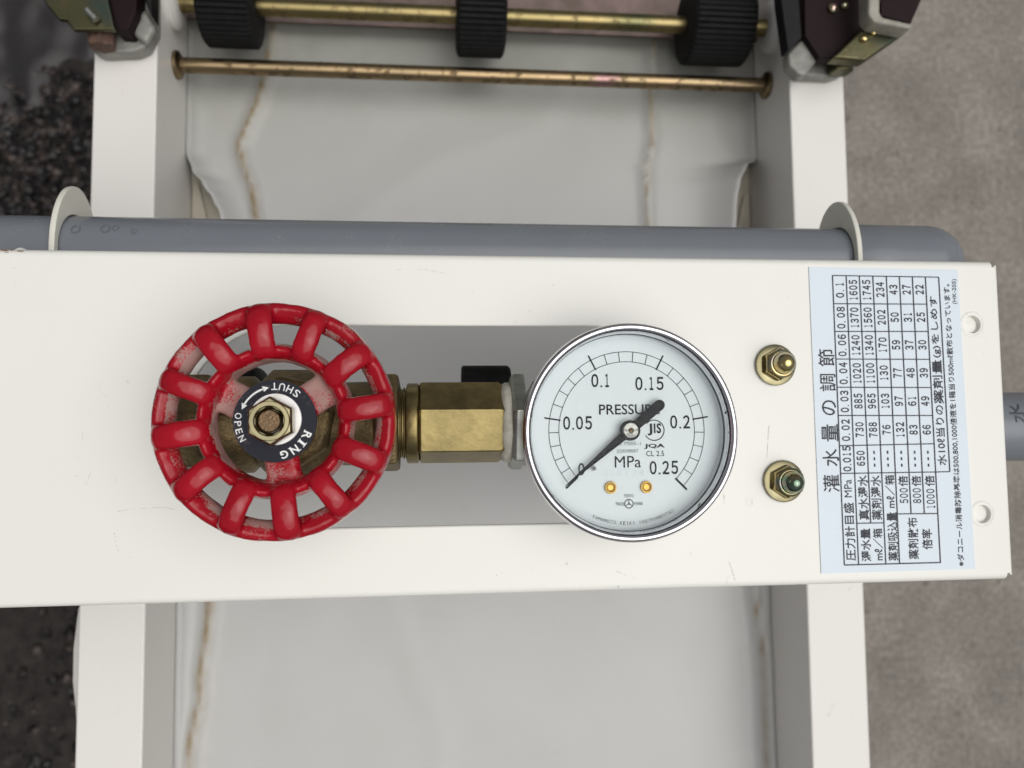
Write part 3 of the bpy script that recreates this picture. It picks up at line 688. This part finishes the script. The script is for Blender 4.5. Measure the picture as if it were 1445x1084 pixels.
# ---------------------------------------------------------------- sticker
Z1, Z2 = 0.00035, 0.00050
stk = thing('label_sticker', P(1258, 593, 0), 'pale blue sticker printed with a black Japanese dosage table', 'sticker')
MB().prism(poly([(1141.5,377),(1351.5,381),(1376.4,803),(1159,809.5)], Z1), 0.00005, Z1).build('film', PAPER, stk)
L = [((1174.9,388.8),(1191.7,797.6)), ((1194.2,389.1),(1211.8,797.1)), ((1212.8,389.4),(1228.9,738.3)), ((1231.8,389.7),(1250.2,795.7)),
     ((1250.9,390),(1269.6,795)), ((1269.3,390.3),(1285.9,725.1)), ((1287.6,390.6),(1304.6,725.1)), ((1306,390.9),(1327.3,794)), ((1324.8,391.2),(1340.6,665.7))]
Rw = [(388.8,390.9), (428.6,429.3), (467.8,467.8), (506.8,507.2), (546.6,547), (586.5,586.5), (629.2,626.3), (668.3,666.2)]
def lx(i, y):
    (a, b), (c, d) = L[i]; return a + (c-a)*(y-b)/(d-b)
mb = MB()
for a, b in L: linepx(mb, a, b, 1.5, Z2)
for k, (ya, yb) in enumerate(Rw): linepx(mb, (lx(0, ya), ya), (lx(7 if k else 8, yb), yb if k else 391.2), 1.3, Z2+0.00004)
linepx(mb, (lx(7, 666.2), 666.2), (1340.6, 665.7), 1.3, Z2+0.00004)
linepx(mb, (1191.7,797.6), (1327.5,794), 1.5, Z2+0.00004)
linepx(mb, (lx(1,738.6),738.6), (lx(3,738),738), 1.3, Z2+0.00004); linepx(mb, (lx(4,725.4),725.4), (lx(7,724.8),724.8), 1.3, Z2+0.00004)
mb.build('table_lines', INK, stk, smooth='text')
cols = [['0. 1','0. 08','0. 06','0. 04','0. 03','0. 02','0.015'], ['1605','1370','1240','1020','885','730','650'], ['1745','1560','1340','1100','965','788','- - -'],
        ['234','202','170','130','103','76','- - -'], ['43','50','59','77','97','132','- - -'], ['27','31','37','48','61','83','- - -'], ['22','25','30','39','49','66','- - -']]
mb = MB()
for i, col in enumerate(cols):
    for k, s in enumerate(col):
        y = (Rw[k][0]+Rw[k][1]+Rw[k+1][0]+Rw[k+1][1])/4; x = (lx(i, y)+lx(i+1, y))/2
        if s[0] == '-': ln, h = 22.5, 2.0
        elif i == 0: ln, h = (31 if len(s) > 4 else 22), 11.6
        else: ln, h = 7.4*len(s)-0.8, 11.6
        if i == 0 and s == '0.015': ln = 36
        dx = (lx(i, y+1)-lx(i, y))
        off = 0 if not (i and s[0] != '-' and len(s) < 4) else -0.5
        putpx(mb, s, (x+dx*ln/2, y+ln/2+off), (x-dx*ln/2, y-ln/2+off), h, Z2, 0.022 if s[0] != '-' else 0.02)
mb.build('table_numbers', INK, stk, smooth='text')
mb = MB()
for ch, x, y in zip('灌水量の調節', (1173.6,1172.6,1171.2,1170.2,1168.2,1166.4), (682.5,646,611,575.5,540,505)):
    hw = 12.2 if ch != 'の' else 10.8
    putpx(mb, ch, (x+0.5, y+hw), (x-0.5, y-hw), 2*hw-1.5, Z2, 0.004)
def run(s, x, ya, yb, h, sl=0.043, bold=0.010): putpx(mb, s, (x+sl*(ya-yb)/2, ya), (x-sl*(ya-yb)/2, yb), h, Z2, bold)
run('圧力計目盛', 1199.5, 791.5, 709.5, 14.5); run('MPa', 1196.9, 702, 677, 10.5, bold=0.0)
run('真水灌水', 1218.5, 734, 671, 14.5); run('薬剤灌水', 1236.8, 734, 671, 14.5)
run('灌水量', 1222.2, 792.5, 746, 14); run('mℓ／箱', 1239.4, 791, 746, 13.5)
run('薬剤吸込量', 1259.8, 791.5, 723, 14.5); run('mℓ／箱', 1256.3, 717, 670.5, 13.5)
run('500', 1275.9, 710.5, 689, 11.5); run('倍', 1274.6, 686.5, 671.5, 13.5)
run('800', 1294.2, 710.5, 689, 11.5); run('倍', 1293.2, 686.5, 671.5, 13.5)
run('1000', 1313.6, 718, 690, 11.5); run('倍', 1312.2, 686.5, 671, 13.5)
run('薬剤散布', 1288.8, 789.5, 730.5, 14.5); run('倍率', 1308.6, 775.5, 746.5, 14.5)
run('水10ℓ当りの', 1327.6, 657, 572, 12.5, 0.055); run('薬剤量', 1323.6, 570, 508, 14, 0.055); run('(g)をしめす', 1320.0, 505, 418, 12, 0.055)
run('※ダコニール消毒防除基準は500,800,1000倍液を1箱当り500mℓ散布となっています。', 1346.3, 799, 401, 9.6, 0.0535, 0.008)
run('(HK-205)', 1347.5, 429, 394, 7.2, 0.03, 0.002)
mb.build('printed_text', INK, stk, smooth='text')

# ---------------------------------------------------------------- cap nuts
def capnut(px, py, label, rot, dm):
    c = P(px, py, 0.0); t = thing('cap_nut', c, label, 'nut', 'plated cap nuts on the panel')
    mb = MB(); mb.lathe([(0.0032, 0.0001), (0.0066, 0.0001), (0.0068, 0.0004), (0.0068, 0.0011), (0.0065, 0.0013), (0.0032, 0.0013)], c, 40, close=True); mb.build('washer', ZYEL, t, smooth=True, angle=40)
    mb = MB(); mb.lathe([(0.0046, 0.00135), (0.0055, 0.0017), (0.0055, 0.0050), (0.0046, 0.0060), (0.003, 0.0061)], c, 6, ang0=rot, cap=True); mb.build('hex_base', IRI, t, bevel=0.00025)
    mb = MB(); mb.lathe([(0.0044, 0.0058), (0.0046, 0.0063), (0.0043, 0.0067), (0.0037, 0.0068)] + [(0.0036*math.cos(a)+0.00001, 0.0070+0.0042*math.sin(a)) for a in [math.pi/2*i/12 for i in range(13)]], c, 36, cap=True); mb.build('dome', dm, t, smooth=True, angle=45)
capnut(1092.5, 515.5, 'plated cap nut level with the upper part of the gauge', 0.5, IRI)
capnut(1104, 679, 'plated cap nut with a green tinted dome level with the lower part of the gauge', 0.45, DOME)

# ---------------------------------------------------------------- valve with handwheel
ZA = 0.006                                  # axis height of the fittings
ax = P(640, 596.5, ZA+0.004); YA = ax.y
zw = 0.036                                  # handwheel rim plane
wc = P(388, 597, zw-0.001); SCW = (P(389, 597, zw)-P(388, 597, zw)).length
stem_p = P(385.5, 591.5, zw); 
WX, WY = wc.x, (wc.y*0.5 + stem_p.y*0.5)
valve = thing('gate_valve', (WX, WY, ZA-0.016), 'brass valve topped by a red handwheel with twelve raised bars', 'valve')
def wheel():
    mb = MB(); k = SCW*1.012
    c = (WX, WY, zw)
    # outer ring, inner ring, hub (overlapping closed solids, fused below)
    mb.lathe([(171*k, -0.0005), (172.5*k, -0.0030), (171*k, -0.0066), (164*k, -0.0080), (152*k, -0.0076), (144.5*k, -0.0058), (142*k, -0.0036), (144*k, -0.0020), (152*k, -0.0004), (163*k, 0.0006)], c, 120, close=True)
    mb.lathe([(113.5*k, -0.0030), (113*k, -0.0056), (108*k, -0.0078), (92*k, -0.0080), (87*k, -0.0065), (88*k, -0.0035), (94*k, -0.0002), (101*k, 0.0012), (108*k, 0.0004)], c, 100, close=True)
    for i in range(12):
        a = R(8 + 30*i); d = Vector((math.cos(a), math.sin(a), 0)); tn = Vector((-d.y, d.x, 0))
        rings = []
        for j in range(15):
            q = math.pi*j/14
            rr = (130 + 32.5*math.cos(q))*k; hz = -0.0032 + 0.0054*max(0.0, math.sin(q))**0.5
            nrm = (d*math.cos(q)*0.9 + Vector((0,0,1))*(math.sin(q)+0.12)).normalized()
            wd = (17.8 if j not in (0, 14) else 20)*k*(1+0.05*math.sin(i*2.3)); hd = 10.4*k
            rings.append([Vector(c) + d*rr + Vector((0,0,hz)) + tn*(wd*math.cos(2*math.pi*m/16)) + nrm*(hd*math.copysign(abs(math.sin(2*math.pi*m/16))**0.8, math.sin(2*math.pi*m/16))) for m in range(16)])
        mb.loft(rings)
    for ang in (-83, 34, 153):
        a = R(ang); d = Vector((math.cos(a), math.sin(a), 0)); tn = Vector((-d.y, d.x, 0)); rings = []
        for rr, z, wd, hd in ((20, -0.0035, 26, 11), (55, -0.0042, 25, 11), (75, -0.0055, 25, 11), (97, -0.0055, 28, 12)):
            sec = [(-1,-.6),(-.7,-1),(.7,-1),(1,-.6),(1,.5),(.75,1),(-.75,1),(-1,.5)]
            rings.append([Vector(c) + d*rr*k + Vector((0,0,z)) + tn*(wd*k*u) + Vector((0,0,hd*k*v)) for u, v in sec])
        mb.loft(rings)
    mb.lathe([(5*k, -0.010), (44*k, -0.010), (50*k, -0.008), (52*k, -0.003), (48*k, -0.0016), (5*k, -0.0016)], c, 60, cap=True)
    o = mb.build('handwheel', RED, valve)
    bm = bmesh.new(); bm.from_mesh(o.data); bmesh.ops.recalc_face_normals(bm, faces=bm.faces); bm.to_mesh(o.data); bm.free()
    rm = o.modifiers.new('fuse', 'REMESH'); rm.mode = 'VOXEL'; rm.voxel_size = 0.00042
    sm = o.modifiers.new('soften', 'SMOOTH'); sm.iterations = 11; sm.factor = 0.5
    me = bpy.data.meshes.new_from_object(o.evaluated_get(bpy.context.evaluated_depsgraph_get()))
    o.modifiers.clear(); old = o.data; o.data = me; bpy.data.meshes.remove(old); me.name = 'handwheel'
    if not me.materials: me.materials.append(RED)
    pos = [(v.co.copy(), v.normal.copy()) for v in me.vertices]      # uneven casting and thick paint
    flat = [c for p, n_ in pos for c in (p + n_*(0.00022*mnoise.noise(p*170) + 0.00009*mnoise.noise(p*520)))]
    me.vertices.foreach_set('co', flat); me.update()
    me.polygons.foreach_set('use_smooth', [True]*len(me.polygons))
    at = me.attributes.new('dust', 'FLOAT', 'POINT'); vals = []
    off = Vector(valve['_base'])
    for v in me.vertices:
        p = v.co + off; r = math.hypot(p.x-WX, p.y-WY)/k; h = p.z-zw
        th = math.atan2(p.y-WY, p.x-WX); ph = ((math.degrees(th)-8+15) % 30)-15
        d = 0.0
        if 60 < r < 90 and h > -0.006: d = 0.45+0.09*math.sin(th*1.3-0.4)            # spokes
        elif r < 100 and h < -0.0015: d = 0.30
        elif h < 0.0004 and 104 < r < 152 and abs(ph) > 6: d = 0.42 + 0.05*math.sin(th*2.0+1)
        elif r > 150 and abs(ph) > 7: d = 0.31
        vals.append(d)
    at.data.foreach_set('value', vals)
    return o
wheel()
zd = zw-0.0013; dc = Vector((WX, WY, zd))
k_ = SCW
mb = MB(); mb.lathe([(10*k_, 0), (59*k_, 0), (60*k_, 0.0002), (59.5*k_, 0.0006), (10*k_, 0.0006)], dc, 72, close=True); nd = mb.build('name_disc', DISC, valve, smooth=True, angle=40)
ztx = zd+0.00075; mb = MB()
def arc_char(ch, ang, r, w_, h_, inward, bold=0.0, m=None):
    a = R(ang); c = (dc.x + r*k_*math.cos(a), dc.y + r*k_*math.sin(a), ztx)
    xd = (-math.sin(a), math.cos(a), 0) if inward else (math.sin(a), -math.cos(a), 0)
    put(m or mb, ch, c, xd, w_*k_, h_*k_, bold)
for ch, a, w_ in zip('SHUT', (52.5, 65.5, 78.5, 91), (8.2, 8.6, 8.4, 8.6)): arc_char(ch, a, 50.5, w_, 10.6, True, 0.006)
for ch, a, w_ in zip('OPEN', (171.5, 184, 196, 208.5), (8.6, 7.4, 7.0, 8.0)): arc_char(ch, a, 52, w_, 9.6, True, 0.004)
for ch, a, w_ in zip('RING', (-24.5, -39, -55.5, -73.5), (10.5, 3.6, 11, 10.8)): arc_char(ch, a, 50.5, w_, 11.5, False, 0.022)
def bar_at(ang, r, da, dr, w2):       # little serif bars
    a = R(ang); b = R(ang+da); p = lambda an, rr: Vector((dc.x+rr*k_*math.cos(an), dc.y+rr*k_*math.sin(an), ztx+0.00004))
    mb.add([p(a-w2/50, r-0.6), p(a+w2/50, r-0.6), p(a+w2/50, r+0.6), p(a-w2/50, r+0.6)], [(0,1,2,3)])
for an in (-39,): bar_at(an, 45, 0, 0, 3.6); bar_at(an, 56, 0, 0, 3.6)
for an in (-19.0, -50.0, -61): bar_at(an, 45 if an != -50 else 56, 0, 0, 2.4)
for an in (-29.5,): bar_at(an, 45, 0, 0, 2.0)
# double arrow
arc = [R(109+ (151-109)*i/14) for i in range(15)]
for a, b in zip(arc[:-1], arc[1:]):
    q = lambda an, rr: Vector((dc.x+rr*k_*math.cos(an), dc.y+rr*k_*math.sin(an), ztx))
    mb.add([q(a,48.2), q(a,50.8), q(b,50.8), q(b,48.2)], [(0,1,2,3)])
for a0, a1 in ((110, 100), (150, 160)):
    mb.add([q(R(a0),45.2), q(R(a0),53.8), q(R(a1),49.5)], [(0,1,2)])
mb.build('disc_lettering', WHITEINK, nd, smooth='text')
nc = Vector((WX, WY, 0)) + Vector((-1.0*k_, -0.5*k_, 0))
mb = MB(); mb.lathe([(12*k_, zd+0.0007), (36.5*k_, zd+0.0007), (37.5*k_, zd+0.0010), (37*k_, zd+0.0015), (12*k_, zd+0.0015)], (nc.x+2.6*k_, nc.y+3*k_, 0), 48, close=True); mb.build('washer', WASH, valve, smooth=True, angle=40)
mb = MB(); h0 = zd+0.0016; mb.lathe([(16.8*k_, h0), (33*k_, h0), (35.5*k_, h0+0.0006), (35.5*k_, h0+0.0040), (32.6*k_, h0+0.0047), (22.5*k_, h0+0.0047)], (nc.x, nc.y, 0), 6, ang0=R(91.5)); 
mb.lathe([(22.5*k_, h0+0.0047), (20.5*k_, h0+0.0045), (17.2*k_, h0+0.0038), (17.0*k_, h0)], (nc.x, nc.y, 0), 36)
mb.build('nut', ZYEL, valve, bevel=0.00025)
mb = MB(); mb.lathe([(28.8*k_, h0+0.0045), (27.4*k_, h0+0.0051), (22*k_, h0+0.0051), (20*k_, h0+0.0046)], (nc.x, nc.y, 0), 40); mb.build('nut_chamfer', ZYEL, valve, smooth=True)
mb = MB(); mb.lathe([(13.5*k_, ZA), (13.5*k_, h0+0.0034), (16*k_, h0+0.0038), (15.6*k_, h0+0.0046), (14.4*k_, h0+0.0050)], (nc.x, nc.y, 0), 32, cap=True); mb.build('stem', STEMB, valve, smooth=True, angle=35)
# body: bonnet hex, cast body along the pipe axis, hex ends
mb = MB(); mb.lathe([(0.0085, 0.019), (0.0085, 0.026), (0.0060, 0.027)], (WX, WY, 0), 24, cap=True); mb.build('packing_nut', BRASS, valve, smooth=True)
xb0 = WX
mb = MB(); mb.lathe([(0.0150, 0.000), (0.0150, 0.0135), (0.0138, 0.0150), (0.0138, 0.0190), (0.012, 0.0205)], (WX, WY, 0), 8, ang0=0.2, cap=True); mb.build('bonnet', BRASS_CAST, valve, bevel=0.0008)
xe1 = P(562, 600, ZA+0.008).x; xe0 = P(538, 600, ZA+0.008).x
mb = MB(); mb.lathe([(0.011, xb0-0.026), (0.0145, xb0-0.025), (0.0145, xb0-0.012), (0.0125, xb0-0.010), (0.0165, xb0-0.006), (0.0165, xb0+0.006), (0.0125, xb0+0.012), (0.0130, xe0)], (0, YA, ZA), 40, 'x', cap=True); mb.build('body', BRASS_CAST, valve, smooth=True, angle=50)
mb = MB(); mb.lathe([(0.0150, xe0-0.002), (0.0158, xe0-0.0012), (0.0158, xe1-0.0008), (0.0150, xe1)], (0, YA, ZA), 6, 'x', cap=True, ang0=R(80)); mb.build('hex_end', BRASS_CAST, valve, bevel=0.0006)
mb = MB(); mb.lathe([(0.0150, xb0-0.034), (0.0158, xb0-0.033), (0.0158, xb0-0.024), (0.0150, xb0-0.023)], (0, YA, ZA), 6, 'x', cap=True, ang0=R(80)); mb.build('hex_end', BRASS_CAST, valve, bevel=0.0006)
# feed elbow below the inlet, and the black hose tail beside it
mb = MB(); mb.tube([(xb0-0.026, YA, ZA-0.004), (xb0-0.026, YA, ZA-0.03), (xb0-0.022, YA, ZA-0.045)], 0.010, 24); mb.build('inlet_tube', BRASS_CAST, valve, smooth=True)
c = P(338, 533, -0.012); mb = MB(); mb.lathe([(0.0045, -0.02), (0.0052, -0.019), (0.0052, 0.0), (0.0045, 0.001)], c, 24, 'z', cap=True); mb.build('rubber_cap', BLACKR, valve, smooth=True)

# ---------------------------------------------------------------- brass coupling
xc0, xc1 = P(566, 597, ZA+0.010).x, P(716, 597, ZA+0.010).x
xh = P(590, 597, ZA+0.012).x
cp = thing('hex_coupling', ((xc0+xc1)/2, YA, ZA-0.012), 'tarnished brass hexagonal coupling between the valve and the gauge', 'coupling')
Rh = 0.0128
mb = MB(); mb.lathe([(Rh*0.93, xh), (Rh, xh+0.0006), (Rh, xc1-0.0022), (Rh*0.90, xc1)], (0, YA, ZA), 6, 'x', cap=True, ang0=R(73)); mb.build('hex_body', BRASS, cp, bevel=0.0004)
xg = P(573, 597, ZA+0.010).x
mb = MB(); mb.lathe([(0.0100, xc0-0.003), (0.0105, xg-0.0004), (0.0121, xg), (0.0123, xg+0.0004), (0.0123, xh-0.0004), (0.0118, xh)], (0, YA, ZA), 40, 'x', cap=True); mb.build('collar', BRASS, cp, smooth=True, angle=35)
mb = MB()
for i in range(3):
    x = xc0-0.0022+i*0.0011; mb.lathe([(0.0102, x), (0.0110, x+0.00035), (0.0110, x+0.0006), (0.0102, x+0.0009)], (0, YA, ZA), 32, 'x', cap=True)
mb.build('thread', BRASS, cp, smooth=True, angle=35)
bx = P(686, 531, -0.024); bk = MB()
bk.lathe([(0.0080, -0.0085), (0.0088, -0.0080), (0.0088, 0.0080), (0.0080, 0.0088)], (bx.x, bx.y-0.0045, -0.030), 20, 'x', cap=True); bk.build('rubber_plug', BLACKR, cp, smooth=True)
bk = MB(); bk.tube([(bx.x, YA, ZA-0.006), (bx.x, YA, -0.020), (bx.x, bx.y-0.006, -0.030)], 0.006, 20); bk.build('drain_tube', BLACKR, cp, smooth=True)

# ---------------------------------------------------------------- gauge
zg = 0.0262
g0 = P(891.5, 609.5, zg-0.0012); GX, GY = g0.x, g0.y
kg = (P(892, 609, zg)-P(891, 609, zg)).length
RB = 153.5*kg
gauge = thing('pressure_gauge', (GX, GY, 0.0), 'round chrome pressure gauge with pale dial and black needle at zero', 'gauge')
mb = MB(); mb.lathe([(RB*0.88, 0.0004), (RB*0.935, 0.0010), (RB*0.945, 0.0022), (RB*0.945, zg-0.010), (RB*0.93, zg-0.009)], (GX, GY, 0), 96, cap=True); mb.build('case', CHROME, gauge, smooth=True, angle=40)
pr = [(RB*0.962, zg-0.0118), (RB*0.985, zg-0.0120), (RB*0.998, zg-0.0108), (RB*1.0, zg-0.0085), (RB*1.0, zg-0.0034), (RB*0.9975, zg-0.0018), (RB*0.989, zg-0.0009), (RB*0.976, zg-0.0003), (RB*0.958, zg-0.00003), (RB*0.938, zg-0.0003), (RB*0.924, zg-0.0009), (RB*0.914, zg-0.0018), (RB*0.908, zg-0.0030), (RB*0.906, zg-0.0044), (RB*0.93, zg-0.0046)]
mb = MB(); mb.lathe(pr, (GX, GY, 0), 128, close=True); mb.build('bezel', CHROME, gauge, smooth=True, angle=50)
mb = MB(); mb.lathe([(0.0001, zg-0.0042), (RB*0.925, zg-0.0042), (RB*0.925, zg-0.0026), (0.0001, zg-0.0026)], (GX, GY, 0), 96, cap=True); mb.build('glass_pane', GLASS, gauge, smooth=True, angle=30)
mb = MB(); mb.lathe([(RB*0.902, zg-0.0052), (RB*0.902, zg-0.0043), (RB*0.935, zg-0.0043), (RB*0.935, zg-0.0052)], (GX, GY, 0), 96, close=True); mb.build('gasket', simple('green_black_gasket', (0.006, 0.022, 0.014), 0.5), gauge, smooth=True, angle=40)
zl = zg-0.0080
mb = MB(); mb.lathe([(0.0001, zl), (RB*0.905, zl), (RB*0.915, zl+0.0006), (RB*0.918, zl+0.0030), (RB*0.925, zl+0.0030), (RB*0.925, zl-0.0005), (0.0001, zl-0.0008)], (GX, GY, 0), 96, cap=True); dial = mb.build('dial', DIAL, gauge, smooth=True, angle=50)
D0 = P(720+497/3.012, 430+535/3.012, zl)
DXc, DYc = GX*0.5 + D0.x*0.5, GY*0.5+D0.y*0.5
DXc, DYc = D0.x, D0.y
kd = (P(886, 609, zl)-P(885, 609, zl)).length/3.012      # metres per enlarged pixel
def dp(x, y, z): return Vector((DXc+(x-497)*kd, DYc-(y-535)*kd, z))
zt = zl+0.00012
mb = MB()
def arcband(m, r, w_, a0, a1, z, n=80):
    pts = [R(a0+(a1-a0)*i/n) for i in range(n+1)]
    for a, b in zip(pts[:-1], pts[1:]):
        q = lambda an, rr: Vector((DXc+rr*kd*math.cos(an), DYc+rr*kd*math.sin(an), z))
        m.add([q(a, r-w_/2), q(a, r+w_/2), q(b, r+w_/2), q(b, r-w_/2)], [(0,1,2,3)])
def tick(m, a, r0, r1, w_, z):
    a = R(a); d = Vector((math.cos(a), math.sin(a), 0)); n = Vector((-d.y, d.x, 0))*(w_*kd/2); c = Vector((DXc, DYc, z))
    m.add([c+d*r0*kd-n, c+d*r1*kd-n, c+d*r1*kd+n, c+d*r0*kd+n], [(0,1,2,3)])
arcband(mb, 330, 2.6, -45, 222, zt); arcband(mb, 288, 2.6, -45, 222, zt)
for i in range(26):
    a = 222-10.2*i if i < 5 else 171-10.8*(i-5)
    if i % 5 == 0: tick(mb, a, 284, 352, 8.5 if i in (0, 25) else 6.2, zt+0.00004)
    else: tick(mb, a, 288, 330, 2.8, zt+0.00004)
mb.build('scale_marks', DIALINK, dial, smooth='text')
mb = MB()
def dt(s, x, y, w_, h_, bold=0.0, m=None): (digits if all(ch in '0123456789. ' for ch in s) else put)(m or mb, s, dp(x, y, zt), (1, 0, 0), w_*kd, h_*kd, bold)
dt('0.1', 388, 326, 80, 56, 0.022); dt('0.15', 596, 339, 122, 56, 0.022); dt('0.05', 288, 502, 122, 56, 0.022); dt('0.2', 724, 501, 86, 56, 0.022)
dt('0', 301, 693, 27, 52, 0.022); dt('0.25', 650, 691, 122, 56, 0.022); dt('PRESSURE', 508, 447, 258, 43, 0.010); dt('MPa', 497, 665, 111, 48, 0.0)
dt('JQA', 612, 602, 88, 21, 0.03); dt('CL 2.5', 614, 632, 76, 22); 
def boldI(): pass
dt('J', 594, 532, 20, 50, 0.03); dt('I', 614, 527, 7, 40, 0.02); dt('S', 632, 527, 20, 42, 0.03)
pts = [R(70 - 290*i/40 + 70) for i in range(41)]
for a, b in zip(pts[:-1], pts[1:]):
    q = lambda an, rr: dp(612+rr*math.cos(an), 535-rr*math.sin(an), zt)
    mb.add([q(a, 40.5), q(a, 44.5), q(b, 44.5), q(b, 40.5)], [(0,1,2,3)])
# maker's mark: ring with three spokes
for i in range(32):
    a, b = 2*math.pi*i/32, 2*math.pi*(i+1)/32; q = lambda an, rr: dp(498+rr*math.cos(an), 838-rr*math.sin(an), zt)
    mb.add([q(a, 16), q(a, 19.5), q(b, 19.5), q(b, 16)], [(0,1,2,3)])
for an in (90, 210, 330):
    a = R(an); d = Vector((math.cos(a), math.sin(a), 0)); n_ = Vector((-d.y, d.x, 0)); c = dp(498, 838, zt+0.00003)
    mb.add([c-n_*2.4*kd, c+d*17*kd-n_*0.7*kd, c+d*17*kd+n_*0.7*kd, c+n_*2.4*kd], [(0,1,2,3)])
dt('TOKYO', 498, 805, 41, 13); dt('TRADE', 459, 838, 36, 13); dt('MARK', 540, 838, 37, 13)
def dial_arc(s, a0, a1, r, h_):
    n = len(s)
    for i, ch in enumerate(s):
        if ch == ' ': continue
        a = R(a0+(a1-a0)*i/(n-1)); c = Vector((DXc+r*kd*math.cos(a), DYc+r*kd*math.sin(a), zt))
        wd = {'I': 2.2, 'M': 12, 'ⓘ': 15}.get(ch, 9.2)
        put(mb, ch, c, (-math.sin(a), math.cos(a), 0), wd*kd, (h_ if ch != 'ⓘ' else 16)*kd)
dial_arc('YAMAMOTO KEIKI INSTRUMENTSⓘ', -112.8, -61.2, 383, 14)
mb.build('dial_lettering', DIALINK, dial, smooth='text')
mb = MB(); dt('JIS B 7505-1', 487, 592, 132, 17, m=mb); dt('JQID08007', 497, 622, 92, 18, m=mb); mb.build('fine_print', GREYINK, dial, smooth='text')
EMB = simple('embossed_digits', (0.60, 0.67, 0.705), 0.5)
mb = MB(); dt('1 8 1 8 7 2 4', 465, 709, 200, 26, m=mb); mb.build('stamped_digits', EMB, dial, smooth='text')
# brass dial screws, stop pin
for x in (421, 572):
    c = dp(x, 770, zl); mb = MB(); mb.lathe([(25*kd, 0), (26*kd, 0.0003), (24*kd, 0.0009), (18*kd, 0.0010), (15*kd, 0.0006), (7*kd, 0.0004), (0.5*kd, 0.0005)], c, 36, cap=True); mb.build('dial_screw', GOLD, gauge, smooth=True, angle=40)
c = dp(351, 690, zl); mb = MB(); mb.lathe([(9*kd, 0), (10*kd, 0.0008), (8*kd, 0.0016), (1*kd, 0.0020)], c, 24, cap=True); mb.build('stop_pin', SILV, gauge, smooth=True, angle=50)
# needle
zn = zl+0.0022; hc = P(720+508/3.012, 430+535/3.012, zn)
tip = P(720+233/3.012, 430+772/3.012, zn); d = (tip-hc); Ln = d.length; d.normalize(); n_ = Vector((-d.y, d.x, 0))
tail = (P(720+634/3.012, 430+427/3.012, zn)-hc).length
outl = [hc+d*Ln*1.0+n_*0.7*kd, hc+d*Ln*0.985-n_*1.5*kd, hc+d*Ln*0.2-n_*16*kd, hc-n_*19*kd, hc-d*tail*0.55-n_*21*kd, hc-d*tail-n_*22*kd]
outl += [hc-d*(tail+22*kd*math.sin(a))-n_*(22*kd*math.cos(a)) for a in [math.pi*i/10 for i in range(1, 10)]]
outl += [hc-d*tail+n_*22*kd, hc-d*tail*0.55+n_*21*kd, hc+n_*19*kd, hc+d*Ln*0.2+n_*16*kd, hc+d*Ln*0.985+n_*1.5*kd]
mb = MB(); mb.prism([(p.x, p.y) for p in outl], zn, zn+0.0004); nd2 = mb.build('needle', NEEDLE, gauge)
mb = MB(); mb.lathe([(42*kd, zn+0.0001), (42*kd, zn+0.0008), (38*kd, zn+0.0011), (34*kd, zn+0.0011)], (hc.x, hc.y, 0), 40, cap=True); mb.build('needle_boss', NEEDLE, nd2, smooth=True, angle=40)
mb = MB(); mb.lathe([(33*kd, zn+0.0009), (33*kd, zn+0.0013), (30*kd, zn+0.0016), (12*kd, zn+0.0016), (10*kd, zn+0.0012), (1*kd, zn+0.0012)], (hc.x, hc.y, 0), 40, cap=True); mb.build('needle_cap', simple('dull_steel_cap', (0.34, 0.33, 0.31), 0.42, 1.0, var=0.25, vscale=500), nd2, smooth=True, angle=40)
mb = MB(); mb.lathe([(9*kd, zn), (9*kd, zn+0.0015), (4*kd, zn+0.0017)], (hc.x, hc.y, 0), 20, cap=True); mb.build('pivot_pin', STEMB, nd2, smooth=True, angle=40)
mb = MB(); mb.lathe([(14*kd, zl), (14*kd, zn+0.0002)], (hc.x, hc.y, 0), 20, cap=True); mb.build('arbor', SILV, nd2, smooth=True)
# side connection: tape-wrapped thread and steel socket entering the case
xs0 = P(712, 598, ZA+0.011).x; xs1 = P(726, 598, ZA+0.012).x
mb = MB(); mb.lathe([(0.0100, xs0-0.001), (0.0118, xs0), (0.0124, xs0+0.001), (0.0124, xs0+0.0022), (0.0126, xs1), (0.0120, xs1+0.0008)], (0, YA, ZA), 40, 'x', cap=True); mb.build('sealing_tape', TAPE, gauge, smooth=True, angle=60)
mb = MB(); mb.lathe([(0.0145, xs1-0.0006), (0.0156, xs1+0.0006), (0.0156, GX-RB*0.935), (0.0150, GX-RB*0.925)], (0, YA, ZA), 6, 'x', cap=True, ang0=R(78)); mb.build('socket', STEEL, gauge, bevel=0.0008)

for o in list(sc.objects):
    if '_base' in o: del o['_base']
